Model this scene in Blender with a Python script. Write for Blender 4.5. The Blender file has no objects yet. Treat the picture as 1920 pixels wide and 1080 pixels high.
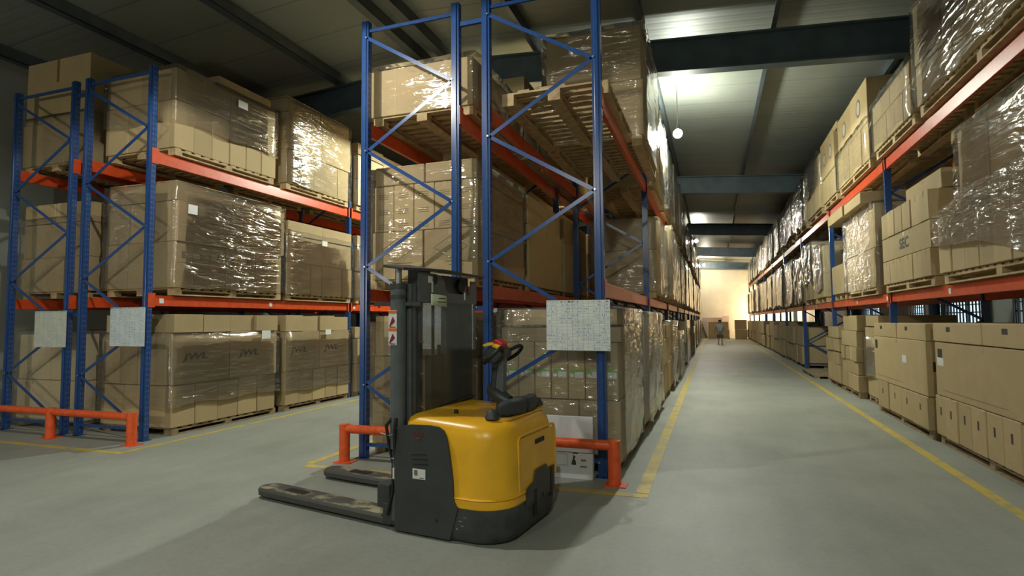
import bpy, bmesh, math, random
from mathutils import Vector, Matrix
random.seed(11)
C = bpy.context.scene.collection
D = bpy.data
PI = math.pi

# ------------------------------------------------------------------ camera
F_PX, YAW, PITCH, ROLL, CAM_H = 1077.9, 0.335655, 0.057245, -0.0079771, 1.6
cy_, sy_ = math.cos(YAW), math.sin(YAW)
FWD = Vector((-sy_*math.cos(PITCH), cy_*math.cos(PITCH), math.sin(PITCH)))
RGT0 = Vector((cy_, sy_, 0)); UP0 = RGT0.cross(FWD)
RGT = RGT0*math.cos(ROLL) + UP0*math.sin(ROLL)
UPV = -RGT0*math.sin(ROLL) + UP0*math.cos(ROLL)
cam_d = D.cameras.new('camera'); cam = D.objects.new('camera', cam_d); C.objects.link(cam)
cam_d.sensor_width = 36; cam_d.lens = F_PX/1920*36; cam_d.clip_end = 300
m3 = Matrix((RGT, UPV, -FWD)).transposed()
cam.matrix_world = Matrix.Translation((0, 0, CAM_H)) @ m3.to_4x4()
bpy.context.scene.camera = cam

def proj(p):
    v = Vector(p) - Vector((0, 0, CAM_H)); w = v.dot(FWD)
    if w < 0.2: return None
    return 960 + F_PX*v.dot(RGT)/w, 540 - F_PX*v.dot(UPV)/w

# ------------------------------------------------------------------ world, exposure, lights
sc = bpy.context.scene
sc.view_settings.view_transform = 'Standard'; sc.view_settings.look = 'None'
sc.view_settings.gamma = 1; sc.view_settings.use_curve_mapping = False
sc.view_settings.exposure = 1.25
sc.cycles.transparent_max_bounces = 24
world = D.worlds.new('world'); sc.world = world; world.use_nodes = True
world.node_tree.nodes['Background'].inputs[0].default_value = (0.75, 0.88, 1.0, 1)
world.node_tree.nodes['Background'].inputs[1].default_value = 0.9

def spot(name, loc, aim, power, col, rad, deg):
    l = D.lights.new(name, 'SPOT'); l.energy = power; l.color = col; l.shadow_soft_size = rad; l.spot_size = math.radians(deg); l.spot_blend = .08
    o = D.objects.new(name, l); o.location = loc; C.objects.link(o)
    o.rotation_euler = (Vector(aim)-Vector(loc)).to_track_quat('-Z', 'Y').to_euler(); return o
def lamp(name, loc, power, col, rad):
    l = D.lights.new(name, 'POINT'); l.energy = power; l.color = col; l.shadow_soft_size = rad
    o = D.objects.new(name, l); o.location = loc; C.objects.link(o); return o
COOL = (0.93, 1.0, 0.86); WARM = (1.0, 0.80, 0.52)
AISLE_LAMPS = [(-0.63, 13.0, 5.70), (-0.80, 34.8, 6.15), (-0.60, 50.0, 6.1)]
lamp('aisle_bulb_light', AISLE_LAMPS[0], 480, COOL, .12)
spot('aisle_bulb_downlight', (AISLE_LAMPS[0][0], AISLE_LAMPS[0][1], 5.67), (AISLE_LAMPS[0][0], AISLE_LAMPS[0][1], 0), 560, COOL, .12, 174)
lamp('aisle_bulb_light', AISLE_LAMPS[1], 800, (1, .96, .82), .12)
lamp('aisle_bulb_light', AISLE_LAMPS[2], 560, (1, .9, .7), .12)
spot('side_aisle_shaded_light', (-4.4, 12.3, 5.8), (-4.6, 12.0, 0), 520, COOL, .09, 164)
spot('stacker_bay_shaded_light', (-4.3, 3.4, 5.3), (-4.0, 3.9, 0), 170, (1, .98, .88), .05, 168)
spot('entrance_shaded_light', (-3.6, -5.0, 5.6), (-2.6, 4.0, 0), 120, (1.0, .97, .86), .09, 84)
spot('door_lamp_light', (-8.7, -2.6, 2.5), (-9.5, 6.0, 2.4), 120, (1.0, .93, .74), .10, 75)
lamp('far_wall_bulb_light', (4.3, 51.2, 2.3), 420, WARM, .15)
spot('entrance_shaded_light', (.7, -4.2, 6.2), (.75, -4.0, 0), 300, COOL, .10, 172)

# ------------------------------------------------------------------ materials
MATS = {}
def newmat(name):
    m = D.materials.new(name); m.use_nodes = True; MATS[name] = m
    nt = m.node_tree; b = nt.nodes['Principled BSDF']; return m, nt, b
def N(nt, t, **kw):
    n = nt.nodes.new(t)
    for k, v in kw.items():
        if k.startswith('i_'):
            key = k[2:]; n.inputs[int(key) if key.isdigit() else key].default_value = v
        else: setattr(n, k, v)
    return n
def simple(name, col, rough=.5, metal=0, spec=.5, var=0, bump=0, scale=8, emis=None, es=1):
    m, nt, b = newmat(name)
    b.inputs['Base Color'].default_value = (*col, 1); b.inputs['Roughness'].default_value = rough
    b.inputs['Metallic'].default_value = metal; b.inputs['Specular IOR Level'].default_value = spec
    if var or bump:
        tc = N(nt, 'ShaderNodeTexCoord'); n = N(nt, 'ShaderNodeTexNoise'); n.inputs['Scale'].default_value = scale; n.inputs['Detail'].default_value = 6
        nt.links.new(tc.outputs['Object'], n.inputs['Vector'])
        if var:
            r = N(nt, 'ShaderNodeMapRange'); r.inputs[1].default_value = .3; r.inputs[2].default_value = .7
            r.inputs[3].default_value = 1-var; r.inputs[4].default_value = 1+var
            nt.links.new(n.outputs['Fac'], r.inputs[0])
            mx = N(nt, 'ShaderNodeVectorMath', operation='SCALE'); mx.inputs[0].default_value = col
            nt.links.new(r.outputs[0], mx.inputs['Scale']); nt.links.new(mx.outputs[0], b.inputs['Base Color'])
        if bump:
            bp = N(nt, 'ShaderNodeBump'); bp.inputs['Strength'].default_value = bump; bp.inputs['Distance'].default_value = .01
            nt.links.new(n.outputs['Fac'], bp.inputs['Height']); nt.links.new(bp.outputs[0], b.inputs['Normal'])
    if emis:
        b.inputs['Emission Color'].default_value = (*emis, 1); b.inputs['Emission Strength'].default_value = es
    return m

def cardboard(name, col):
    m, nt, b = newmat(name)
    tc = N(nt, 'ShaderNodeTexCoord'); oi = N(nt, 'ShaderNodeObjectInfo')
    n1 = N(nt, 'ShaderNodeTexNoise'); n1.inputs['Scale'].default_value = 3; n1.inputs['Detail'].default_value = 5
    mp = N(nt, 'ShaderNodeMapping'); mp.inputs['Scale'].default_value = (6, 6, 60)
    n2 = N(nt, 'ShaderNodeTexNoise'); n2.inputs['Scale'].default_value = 2; n2.inputs['Detail'].default_value = 3
    nt.links.new(tc.outputs['Object'], n1.inputs['Vector']); nt.links.new(tc.outputs['Object'], mp.inputs[0]); nt.links.new(mp.outputs[0], n2.inputs['Vector'])
    a = N(nt, 'ShaderNodeMath', operation='MULTIPLY_ADD'); a.inputs[1].default_value = .25; a.inputs[2].default_value = .80
    nt.links.new(n1.outputs['Fac'], a.inputs[0])
    a2 = N(nt, 'ShaderNodeMath', operation='MULTIPLY_ADD'); a2.inputs[1].default_value = .12
    nt.links.new(n2.outputs['Fac'], a2.inputs[0]); nt.links.new(a.outputs[0], a2.inputs[2])
    a3 = N(nt, 'ShaderNodeMath', operation='MULTIPLY_ADD'); a3.inputs[1].default_value = .22
    a4 = N(nt, 'ShaderNodeMath', operation='SUBTRACT'); a4.inputs[1].default_value = .13
    nt.links.new(oi.outputs['Random'], a3.inputs[0]); nt.links.new(a2.outputs[0], a3.inputs[2]); nt.links.new(a3.outputs[0], a4.inputs[0])
    v = N(nt, 'ShaderNodeVectorMath', operation='SCALE'); v.inputs[0].default_value = col
    nt.links.new(a4.outputs[0], v.inputs['Scale']); nt.links.new(v.outputs[0], b.inputs['Base Color'])
    b.inputs['Roughness'].default_value = .78; b.inputs['Specular IOR Level'].default_value = .3
    return m
CARD = cardboard('cardboard', (.455, .345, .185))
CARDP = cardboard('pale_cardboard', (.62, .53, .34))
CARDG = cardboard('grey_cardboard', (.50, .47, .41))
TAPE = simple('brown_packing_tape', (.22, .13, .055), .25)
TAPEC = simple('clear_packing_tape', (.52, .40, .24), .18)
INK = simple('black_print', (.035, .032, .03), .6)
INKG = simple('faded_brown_print', (.20, .145, .085), .7)
PAPER = simple('white_paper', (.72, .73, .72), .6, var=.08, scale=40)
GREEN = simple('green_print', (.22, .42, .06), .6)
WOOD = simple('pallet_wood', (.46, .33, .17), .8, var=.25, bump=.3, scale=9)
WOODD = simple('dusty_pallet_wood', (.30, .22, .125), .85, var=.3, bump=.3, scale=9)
BLUE = simple('blue_rack_paint', (.018, .062, .21), .26, spec=.6, var=.12, scale=14)
ORANGE = simple('orange_beam_paint', (.62, .075, .018), .33, spec=.6, var=.15, scale=10)
BARR = simple('orange_barrier_paint', (.78, .11, .025), .38, var=.15, scale=15)
STEEL = simple('zinc_steel', (.6, .6, .6), .3, metal=1)
YELLOW = simple('yellow_hood_paint', (.90, .47, .02), .30, spec=.5, var=.08, scale=5)
DARK = simple('charcoal_paint', (.045, .05, .051), .45, var=.12, scale=6)
DARK2 = simple('mast_grey_paint', (.11, .125, .132), .38, var=.15, scale=9)
SKIRT = simple('scuffed_grey_skirt_paint', (.055, .06, .062), .5, var=.4, scale=7)
BLACK = simple('black_rubber', (.012, .012, .012), .6)
PAD = simple('dark_padding', (.045, .05, .055), .55)
RED = simple('red_button', (.5, .02, .03), .4)
YEL2 = simple('yellow_plastic', (.9, .55, .01), .4)
RAFT = simple('dark_rafter_paint', (.07, .105, .125), .5, var=.2, scale=3)
PURL = simple('dark_purlin_steel', (.06, .075, .085), .5, var=.2, scale=3)
SKIN = simple('skin', (.35, .19, .12), .5); SHIRT = simple('grey_shirt_cloth', (.20, .24, .25), .9)
SHORTS = simple('dark_shorts_cloth', (.07, .075, .06), .9); HAIR = simple('black_hair', (.015, .01, .01), .6)
HOSE = simple('black_hose', (.01, .01, .012), .4)
def fork_mat():
    m, nt, b = newmat('worn_fork_paint')
    tc = N(nt, 'ShaderNodeTexCoord'); g = N(nt, 'ShaderNodeNewGeometry'); sn = N(nt, 'ShaderNodeSeparateXYZ'); nt.links.new(g.outputs['True Normal'], sn.inputs[0])
    mp = N(nt, 'ShaderNodeMapping'); mp.inputs['Scale'].default_value = (3.2, 5, 1); nt.links.new(tc.outputs['Object'], mp.inputs[0])
    n = N(nt, 'ShaderNodeTexNoise'); n.inputs['Scale'].default_value = 1.25; n.inputs['Detail'].default_value = 7; n.inputs['Roughness'].default_value = .62; nt.links.new(mp.outputs[0], n.inputs['Vector'])
    r = N(nt, 'ShaderNodeMapRange'); r.inputs[1].default_value = .48; r.inputs[2].default_value = .60; nt.links.new(n.outputs['Fac'], r.inputs[0])
    up = N(nt, 'ShaderNodeMath', operation='GREATER_THAN'); up.inputs[1].default_value = .9; nt.links.new(sn.outputs['Z'], up.inputs[0])
    mu = N(nt, 'ShaderNodeMath', operation='MULTIPLY'); nt.links.new(r.outputs[0], mu.inputs[0]); nt.links.new(up.outputs[0], mu.inputs[1])
    mx = N(nt, 'ShaderNodeMix', data_type='RGBA'); mx.inputs[6].default_value = (.075, .075, .068, 1); mx.inputs[7].default_value = (.40, .36, .23, 1)
    nt.links.new(mu.outputs[0], mx.inputs[0]); nt.links.new(mx.outputs[2], b.inputs['Base Color']); b.inputs['Roughness'].default_value = .6; return m
FORKM = fork_mat()
CREAM = simple('worn_cream_paint', (.45, .40, .24), .7, var=.3, scale=12)
NOTE = simple('pale_green_note', (.62, .70, .48), .6)
FRAMEM = simple('window_frame_paint', (.05, .05, .05), .5)
BULB = simple('bulb_glow', (1, 1, 1), .5, emis=(1, .97, .82), es=60)

# steel post with punched slots on the side faces
def post_mat():
    m, nt, b = newmat('perforated_blue_post')
    b.inputs['Roughness'].default_value = .24; b.inputs['Specular IOR Level'].default_value = .65
    g = N(nt, 'ShaderNodeNewGeometry'); s = N(nt, 'ShaderNodeSeparateXYZ'); sn = N(nt, 'ShaderNodeSeparateXYZ')
    nt.links.new(g.outputs['Position'], s.inputs[0]); nt.links.new(g.outputs['True Normal'], sn.inputs[0])
    tc = N(nt, 'ShaderNodeTexCoord'); so = N(nt, 'ShaderNodeSeparateXYZ'); nt.links.new(tc.outputs['UV'], so.inputs[0])
    z = N(nt, 'ShaderNodeMath', operation='PINGPONG'); z.inputs[1].default_value = .0375; nt.links.new(s.outputs['Z'], z.inputs[0])
    zl = N(nt, 'ShaderNodeMath', operation='LESS_THAN'); zl.inputs[1].default_value = .011; nt.links.new(z.outputs[0], zl.inputs[0])
    u = N(nt, 'ShaderNodeMath', operation='SUBTRACT'); u.inputs[1].default_value = .5; nt.links.new(so.outputs['X'], u.inputs[0])
    ua = N(nt, 'ShaderNodeMath', operation='ABSOLUTE'); nt.links.new(u.outputs[0], ua.inputs[0])
    ub = N(nt, 'ShaderNodeMath', operation='SUBTRACT'); ub.inputs[1].default_value = .24; nt.links.new(ua.outputs[0], ub.inputs[0])
    uc = N(nt, 'ShaderNodeMath', operation='ABSOLUTE'); nt.links.new(ub.outputs[0], uc.inputs[0])
    ul = N(nt, 'ShaderNodeMath', operation='LESS_THAN'); ul.inputs[1].default_value = .07; nt.links.new(uc.outputs[0], ul.inputs[0])
    nx = N(nt, 'ShaderNodeMath', operation='ABSOLUTE'); nt.links.new(sn.outputs['X'], nx.inputs[0])
    nl = N(nt, 'ShaderNodeMath', operation='GREATER_THAN'); nl.inputs[1].default_value = .9; nt.links.new(nx.outputs[0], nl.inputs[0])
    p = N(nt, 'ShaderNodeMath', operation='MULTIPLY'); nt.links.new(zl.outputs[0], p.inputs[0]); nt.links.new(ul.outputs[0], p.inputs[1])
    q = N(nt, 'ShaderNodeMath', operation='MULTIPLY'); nt.links.new(p.outputs[0], q.inputs[0]); nt.links.new(nl.outputs[0], q.inputs[1])
    mx = N(nt, 'ShaderNodeMix', data_type='RGBA'); mx.inputs[6].default_value = (.018, .062, .21, 1); mx.inputs[7].default_value = (.13, .16, .24, 1)
    nt.links.new(q.outputs[0], mx.inputs[0]); nt.links.new(mx.outputs[2], b.inputs['Base Color'])
    return m
POSTM = post_mat()

def film_mat(name, milk, rough, streak, scale=(2.2, 2.2, 22), bump=.55):
    m, nt, b = newmat(name); out = nt.nodes['Material Output']
    tc = N(nt, 'ShaderNodeTexCoord'); oi = N(nt, 'ShaderNodeObjectInfo')
    add = N(nt, 'ShaderNodeVectorMath', operation='MULTIPLY_ADD'); add.inputs[1].default_value = (37, 91, 53)
    nt.links.new(oi.outputs['Random'], add.inputs[0]); nt.links.new(tc.outputs['Object'], add.inputs[2])
    mp = N(nt, 'ShaderNodeMapping'); mp.inputs['Scale'].default_value = scale; mp.inputs['Rotation'].default_value = (.14, .14, 0)
    nt.links.new(add.outputs[0], mp.inputs[0])
    n = N(nt, 'ShaderNodeTexNoise'); n.inputs['Scale'].default_value = 1.5; n.inputs['Detail'].default_value = 3; n.inputs['Roughness'].default_value = .5; n.inputs['Distortion'].default_value = .6
    nt.links.new(mp.outputs[0], n.inputs['Vector'])
    n2 = N(nt, 'ShaderNodeTexNoise'); n2.inputs['Scale'].default_value = 1.3; n2.inputs['Detail'].default_value = 2
    nt.links.new(add.outputs[0], n2.inputs['Vector'])
    bs = N(nt, 'ShaderNodeMapRange'); bs.inputs[1].default_value = .36; bs.inputs[2].default_value = .54; bs.inputs[3].default_value = bump*.3; bs.inputs[4].default_value = bump
    nt.links.new(n2.outputs['Fac'], bs.inputs[0])
    bp = N(nt, 'ShaderNodeBump'); bp.inputs['Distance'].default_value = .05
    nt.links.new(bs.outputs[0], bp.inputs['Strength']); nt.links.new(n.outputs['Fac'], bp.inputs['Height'])
    gl = N(nt, 'ShaderNodeBsdfGlossy'); gl.inputs['Roughness'].default_value = rough; gl.inputs['Color'].default_value = (1, 1, 1, 1)
    nt.links.new(bp.outputs[0], gl.inputs['Normal'])
    df = N(nt, 'ShaderNodeBsdfDiffuse'); df.inputs['Color'].default_value = (.75, .75, .72, 1); nt.links.new(bp.outputs[0], df.inputs['Normal'])
    tr = N(nt, 'ShaderNodeBsdfTransparent'); tr.inputs[0].default_value = (1, 1, 1, 1)
    m1 = N(nt, 'ShaderNodeMixShader'); m1.inputs[0].default_value = milk; nt.links.new(tr.outputs[0], m1.inputs[1]); nt.links.new(df.outputs[0], m1.inputs[2])
    fr = N(nt, 'ShaderNodeFresnel'); fr.inputs[0].default_value = 1.28
    fa = N(nt, 'ShaderNodeMath', operation='MULTIPLY_ADD'); fa.inputs[1].default_value = .9; fa.inputs[2].default_value = streak
    fa.use_clamp = True; nt.links.new(fr.outputs[0], fa.inputs[0])
    m2 = N(nt, 'ShaderNodeMixShader'); nt.links.new(fa.outputs[0], m2.inputs[0]); nt.links.new(m1.outputs[0], m2.inputs[1]); nt.links.new(gl.outputs[0], m2.inputs[2])
    nt.links.new(m2.outputs[0], out.inputs[0]); return m
FILM = film_mat('clear_stretch_film', .04, .08, .085, (1.3, 1.3, 7), 1.0)
FILMM = film_mat('cloudy_stretch_film', .08, .09, .05, (2.5, 2.5, 8), 1.0)
FILMH = film_mat('bunched_stretch_film', .10, .10, .10, (2.5, 2.5, 12), 1.0)

def floor_mat():
    m, nt, b = newmat('concrete_floor')
    tc = N(nt, 'ShaderNodeTexCoord')
    n = N(nt, 'ShaderNodeTexNoise'); n.inputs['Scale'].default_value = .7; n.inputs['Detail'].default_value = 8; n.inputs['Roughness'].default_value = .6
    n2 = N(nt, 'ShaderNodeTexNoise'); n2.inputs['Scale'].default_value = 25; n2.inputs['Detail'].default_value = 4
    mp = N(nt, 'ShaderNodeMapping'); mp.inputs['Scale'].default_value = (1.5, .25, 1); n3 = N(nt, 'ShaderNodeTexNoise'); n3.inputs['Scale'].default_value = 3; n3.inputs['Detail'].default_value = 3
    nt.links.new(tc.outputs['Object'], n.inputs['Vector']); nt.links.new(tc.outputs['Object'], n2.inputs['Vector']); nt.links.new(tc.outputs['Object'], mp.inputs[0]); nt.links.new(mp.outputs[0], n3.inputs['Vector'])
    cr = N(nt, 'ShaderNodeValToRGB'); cr.color_ramp.elements[0].position = .3; cr.color_ramp.elements[1].position = .72
    cr.color_ramp.elements[0].color = (.255, .27, .235, 1); cr.color_ramp.elements[1].color = (.36, .375, .33, 1)
    nt.links.new(n.outputs['Fac'], cr.inputs[0])
    s = N(nt, 'ShaderNodeMath', operation='ADD'); nt.links.new(n2.outputs['Fac'], s.inputs[0]); nt.links.new(n3.outputs['Fac'], s.inputs[1])
    r = N(nt, 'ShaderNodeMapRange'); r.inputs[1].default_value = .6; r.inputs[2].default_value = 1.4; r.inputs[3].default_value = .9; r.inputs[4].default_value = 1.1
    nt.links.new(s.outputs[0], r.inputs[0]); v = N(nt, 'ShaderNodeVectorMath', operation='SCALE'); nt.links.new(cr.outputs[0], v.inputs[0]); nt.links.new(r.outputs[0], v.inputs['Scale'])
    nt.links.new(v.outputs[0], b.inputs['Base Color']); b.inputs['Roughness'].default_value = .55; b.inputs['Specular IOR Level'].default_value = .35
    return m
FLOORM = floor_mat()
def line_mat():
    m, nt, b = newmat('worn_yellow_line_paint')
    tc = N(nt, 'ShaderNodeTexCoord'); n = N(nt, 'ShaderNodeTexNoise'); n.inputs['Scale'].default_value = 5; n.inputs['Detail'].default_value = 8; n.inputs['Roughness'].default_value = .7
    nt.links.new(tc.outputs['Object'], n.inputs['Vector'])
    cr = N(nt, 'ShaderNodeValToRGB'); cr.color_ramp.elements[0].position = .36; cr.color_ramp.elements[1].position = .52
    cr.color_ramp.elements[0].color = (.34, .32, .20, 1); cr.color_ramp.elements[1].color = (.58, .43, .08, 1)
    nt.links.new(n.outputs['Fac'], cr.inputs[0]); nt.links.new(cr.outputs[0], b.inputs['Base Color']); b.inputs['Roughness'].default_value = .6
    return m
LINEM = line_mat()
def roof_mat():
    m, nt, b = newmat('ribbed_roof_sheet')
    g = N(nt, 'ShaderNodeNewGeometry'); s = N(nt, 'ShaderNodeSeparateXYZ'); nt.links.new(g.outputs['Position'], s.inputs[0])
    w = N(nt, 'ShaderNodeMath', operation='PINGPONG'); w.inputs[1].default_value = .11; nt.links.new(s.outputs['Y'], w.inputs[0])
    r = N(nt, 'ShaderNodeMapRange'); r.inputs[1].default_value = .02; r.inputs[2].default_value = .05; nt.links.new(w.outputs[0], r.inputs[0])
    w2 = N(nt, 'ShaderNodeMath', operation='PINGPONG'); w2.inputs[1].default_value = .55; nt.links.new(s.outputs['Y'], w2.inputs[0])
    r2 = N(nt, 'ShaderNodeMapRange'); r2.inputs[1].default_value = .0; r2.inputs[2].default_value = .02; r2.inputs[3].default_value = .45; r2.inputs[4].default_value = 1; nt.links.new(w2.outputs[0], r2.inputs[0])
    bp = N(nt, 'ShaderNodeBump'); bp.inputs['Strength'].default_value = .14; bp.inputs['Distance'].default_value = .015; nt.links.new(r.outputs[0], bp.inputs['Height']); nt.links.new(bp.outputs[0], b.inputs['Normal'])
    n = N(nt, 'ShaderNodeTexNoise'); n.inputs['Scale'].default_value = .6; n.inputs['Detail'].default_value = 5; nt.links.new(g.outputs['Position'], n.inputs['Vector'])
    rr = N(nt, 'ShaderNodeMapRange'); rr.inputs[1].default_value = .3; rr.inputs[2].default_value = .7; rr.inputs[3].default_value = .85; rr.inputs[4].default_value = 1.08; nt.links.new(n.outputs['Fac'], rr.inputs[0])
    mu = N(nt, 'ShaderNodeMath', operation='MULTIPLY'); nt.links.new(rr.outputs[0], mu.inputs[0]); nt.links.new(r2.outputs[0], mu.inputs[1])
    v = N(nt, 'ShaderNodeVectorMath', operation='SCALE'); v.inputs[0].default_value = (.24, .255, .225); nt.links.new(mu.outputs[0], v.inputs['Scale']); nt.links.new(v.outputs[0], b.inputs['Base Color'])
    b.inputs['Roughness'].default_value = .5; return m
ROOFM = roof_mat()
WALLM = simple('grey_wall_sheet', (.34, .35, .31), .7, var=.1, scale=1.5)
WALLF = simple('cream_end_wall_plaster', (.62, .56, .44), .8, var=.08, scale=1.2)

def sheet_mat(name, w, h, cols, rows, seed, base=(.74, .77, .74)):
    # printed stock table: grid lines, header row and rows of scribbled entries; uses UV of the sheet
    m, nt, b = newmat(name)
    tc = N(nt, 'ShaderNodeTexCoord'); s = N(nt, 'ShaderNodeSeparateXYZ'); nt.links.new(tc.outputs['UV'], s.inputs[0])
    def line(ch, n, wd):
        a = N(nt, 'ShaderNodeMath', operation='MULTIPLY'); a.inputs[1].default_value = n; nt.links.new(s.outputs[ch], a.inputs[0])
        f = N(nt, 'ShaderNodeMath', operation='FRACT'); nt.links.new(a.outputs[0], f.inputs[0])
        l = N(nt, 'ShaderNodeMath', operation='LESS_THAN'); l.inputs[1].default_value = wd; nt.links.new(f.outputs[0], l.inputs[0]); return l, f
    lx, fx = line('X', cols, .06); ly, fy = line('Y', rows, .09)
    mxl = N(nt, 'ShaderNodeMath', operation='MAXIMUM'); nt.links.new(lx.outputs[0], mxl.inputs[0]); nt.links.new(ly.outputs[0], mxl.inputs[1])
    mp = N(nt, 'ShaderNodeMapping'); mp.inputs['Scale'].default_value = (cols*3.2, rows*1.0, 1); mp.inputs['Location'].default_value = (seed*7.3, seed*3.1, seed)
    nt.links.new(tc.outputs['UV'], mp.inputs[0]); n = N(nt, 'ShaderNodeTexNoise'); n.inputs['Scale'].default_value = 1.6; n.inputs['Detail'].default_value = 4; n.inputs['Roughness'].default_value = .8
    nt.links.new(mp.outputs[0], n.inputs['Vector'])
    sc_ = N(nt, 'ShaderNodeMath', operation='GREATER_THAN'); sc_.inputs[1].default_value = .52; nt.links.new(n.outputs['Fac'], sc_.inputs[0])
    c1 = N(nt, 'ShaderNodeMath', operation='COMPARE'); c1.inputs[1].default_value = .52; c1.inputs[2].default_value = .26; nt.links.new(fy.outputs[0], c1.inputs[0])
    big = N(nt, 'ShaderNodeTexNoise'); big.inputs['Scale'].default_value = 3.5; nt.links.new(tc.outputs['UV'], big.inputs['Vector'])
    bg = N(nt, 'ShaderNodeMath', operation='GREATER_THAN'); bg.inputs[1].default_value = .45; nt.links.new(big.outputs['Fac'], bg.inputs[0])
    e = N(nt, 'ShaderNodeMath', operation='MULTIPLY'); nt.links.new(sc_.outputs[0], e.inputs[0]); nt.links.new(c1.outputs[0], e.inputs[1])
    e2 = N(nt, 'ShaderNodeMath', operation='MULTIPLY'); nt.links.new(e.outputs[0], e2.inputs[0]); nt.links.new(bg.outputs[0], e2.inputs[1])
    hd = N(nt, 'ShaderNodeMath', operation='GREATER_THAN'); hd.inputs[1].default_value = 1-1.0/rows; nt.links.new(s.outputs['Y'], hd.inputs[0])
    he = N(nt, 'ShaderNodeMath', operation='MULTIPLY'); nt.links.new(hd.outputs[0], he.inputs[0]); nt.links.new(e.outputs[0], he.inputs[1])
    a = N(nt, 'ShaderNodeMix', data_type='RGBA'); a.inputs[6].default_value = (*base, 1); a.inputs[7].default_value = (.42, .45, .44, 1); nt.links.new(mxl.outputs[0], a.inputs[0])
    b2 = N(nt, 'ShaderNodeMix', data_type='RGBA'); b2.inputs[7].default_value = (.30, .38, .52, 1); nt.links.new(e2.outputs[0], b2.inputs[0]); nt.links.new(a.outputs[2], b2.inputs[6])
    b3 = N(nt, 'ShaderNodeMix', data_type='RGBA'); b3.inputs[7].default_value = (.05, .05, .05, 1); nt.links.new(he.outputs[0], b3.inputs[0]); nt.links.new(b2.outputs[2], b3.inputs[6])
    nt.links.new(b3.outputs[2], b.inputs['Base Color']); b.inputs['Roughness'].default_value = .4
    return m

def plexi_mat():
    m, nt, b = newmat('scratched_clear_guard'); out = nt.nodes['Material Output']
    tr = N(nt, 'ShaderNodeBsdfTransparent'); tr.inputs[0].default_value = (.62, .62, .60, 1)
    gl = N(nt, 'ShaderNodeBsdfGlossy'); gl.inputs['Roughness'].default_value = .1; gl.inputs[0].default_value = (.9, .9, .9, 1)
    df = N(nt, 'ShaderNodeBsdfDiffuse'); df.inputs[0].default_value = (.3, .29, .26, 1)
    m1 = N(nt, 'ShaderNodeMixShader'); m1.inputs[0].default_value = .14; nt.links.new(tr.outputs[0], m1.inputs[1]); nt.links.new(df.outputs[0], m1.inputs[2])
    m2 = N(nt, 'ShaderNodeMixShader'); m2.inputs[0].default_value = .05; nt.links.new(m1.outputs[0], m2.inputs[1]); nt.links.new(gl.outputs[0], m2.inputs[2])
    nt.links.new(m2.outputs[0], out.inputs[0]); return m
PLEXI = plexi_mat()
def glass_mat():
    m, nt, b = newmat('dusty_window_glass'); out = nt.nodes['Material Output']
    tr = N(nt, 'ShaderNodeBsdfTransparent'); tr.inputs[0].default_value = (.8, .85, .85, 1)
    gl = N(nt, 'ShaderNodeBsdfGlossy'); gl.inputs['Roughness'].default_value = .05
    m2 = N(nt, 'ShaderNodeMixShader'); m2.inputs[0].default_value = .06; nt.links.new(tr.outputs[0], m2.inputs[1]); nt.links.new(gl.outputs[0], m2.inputs[2])
    nt.links.new(m2.outputs[0], out.inputs[0]); return m
GLASS = glass_mat()

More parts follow.
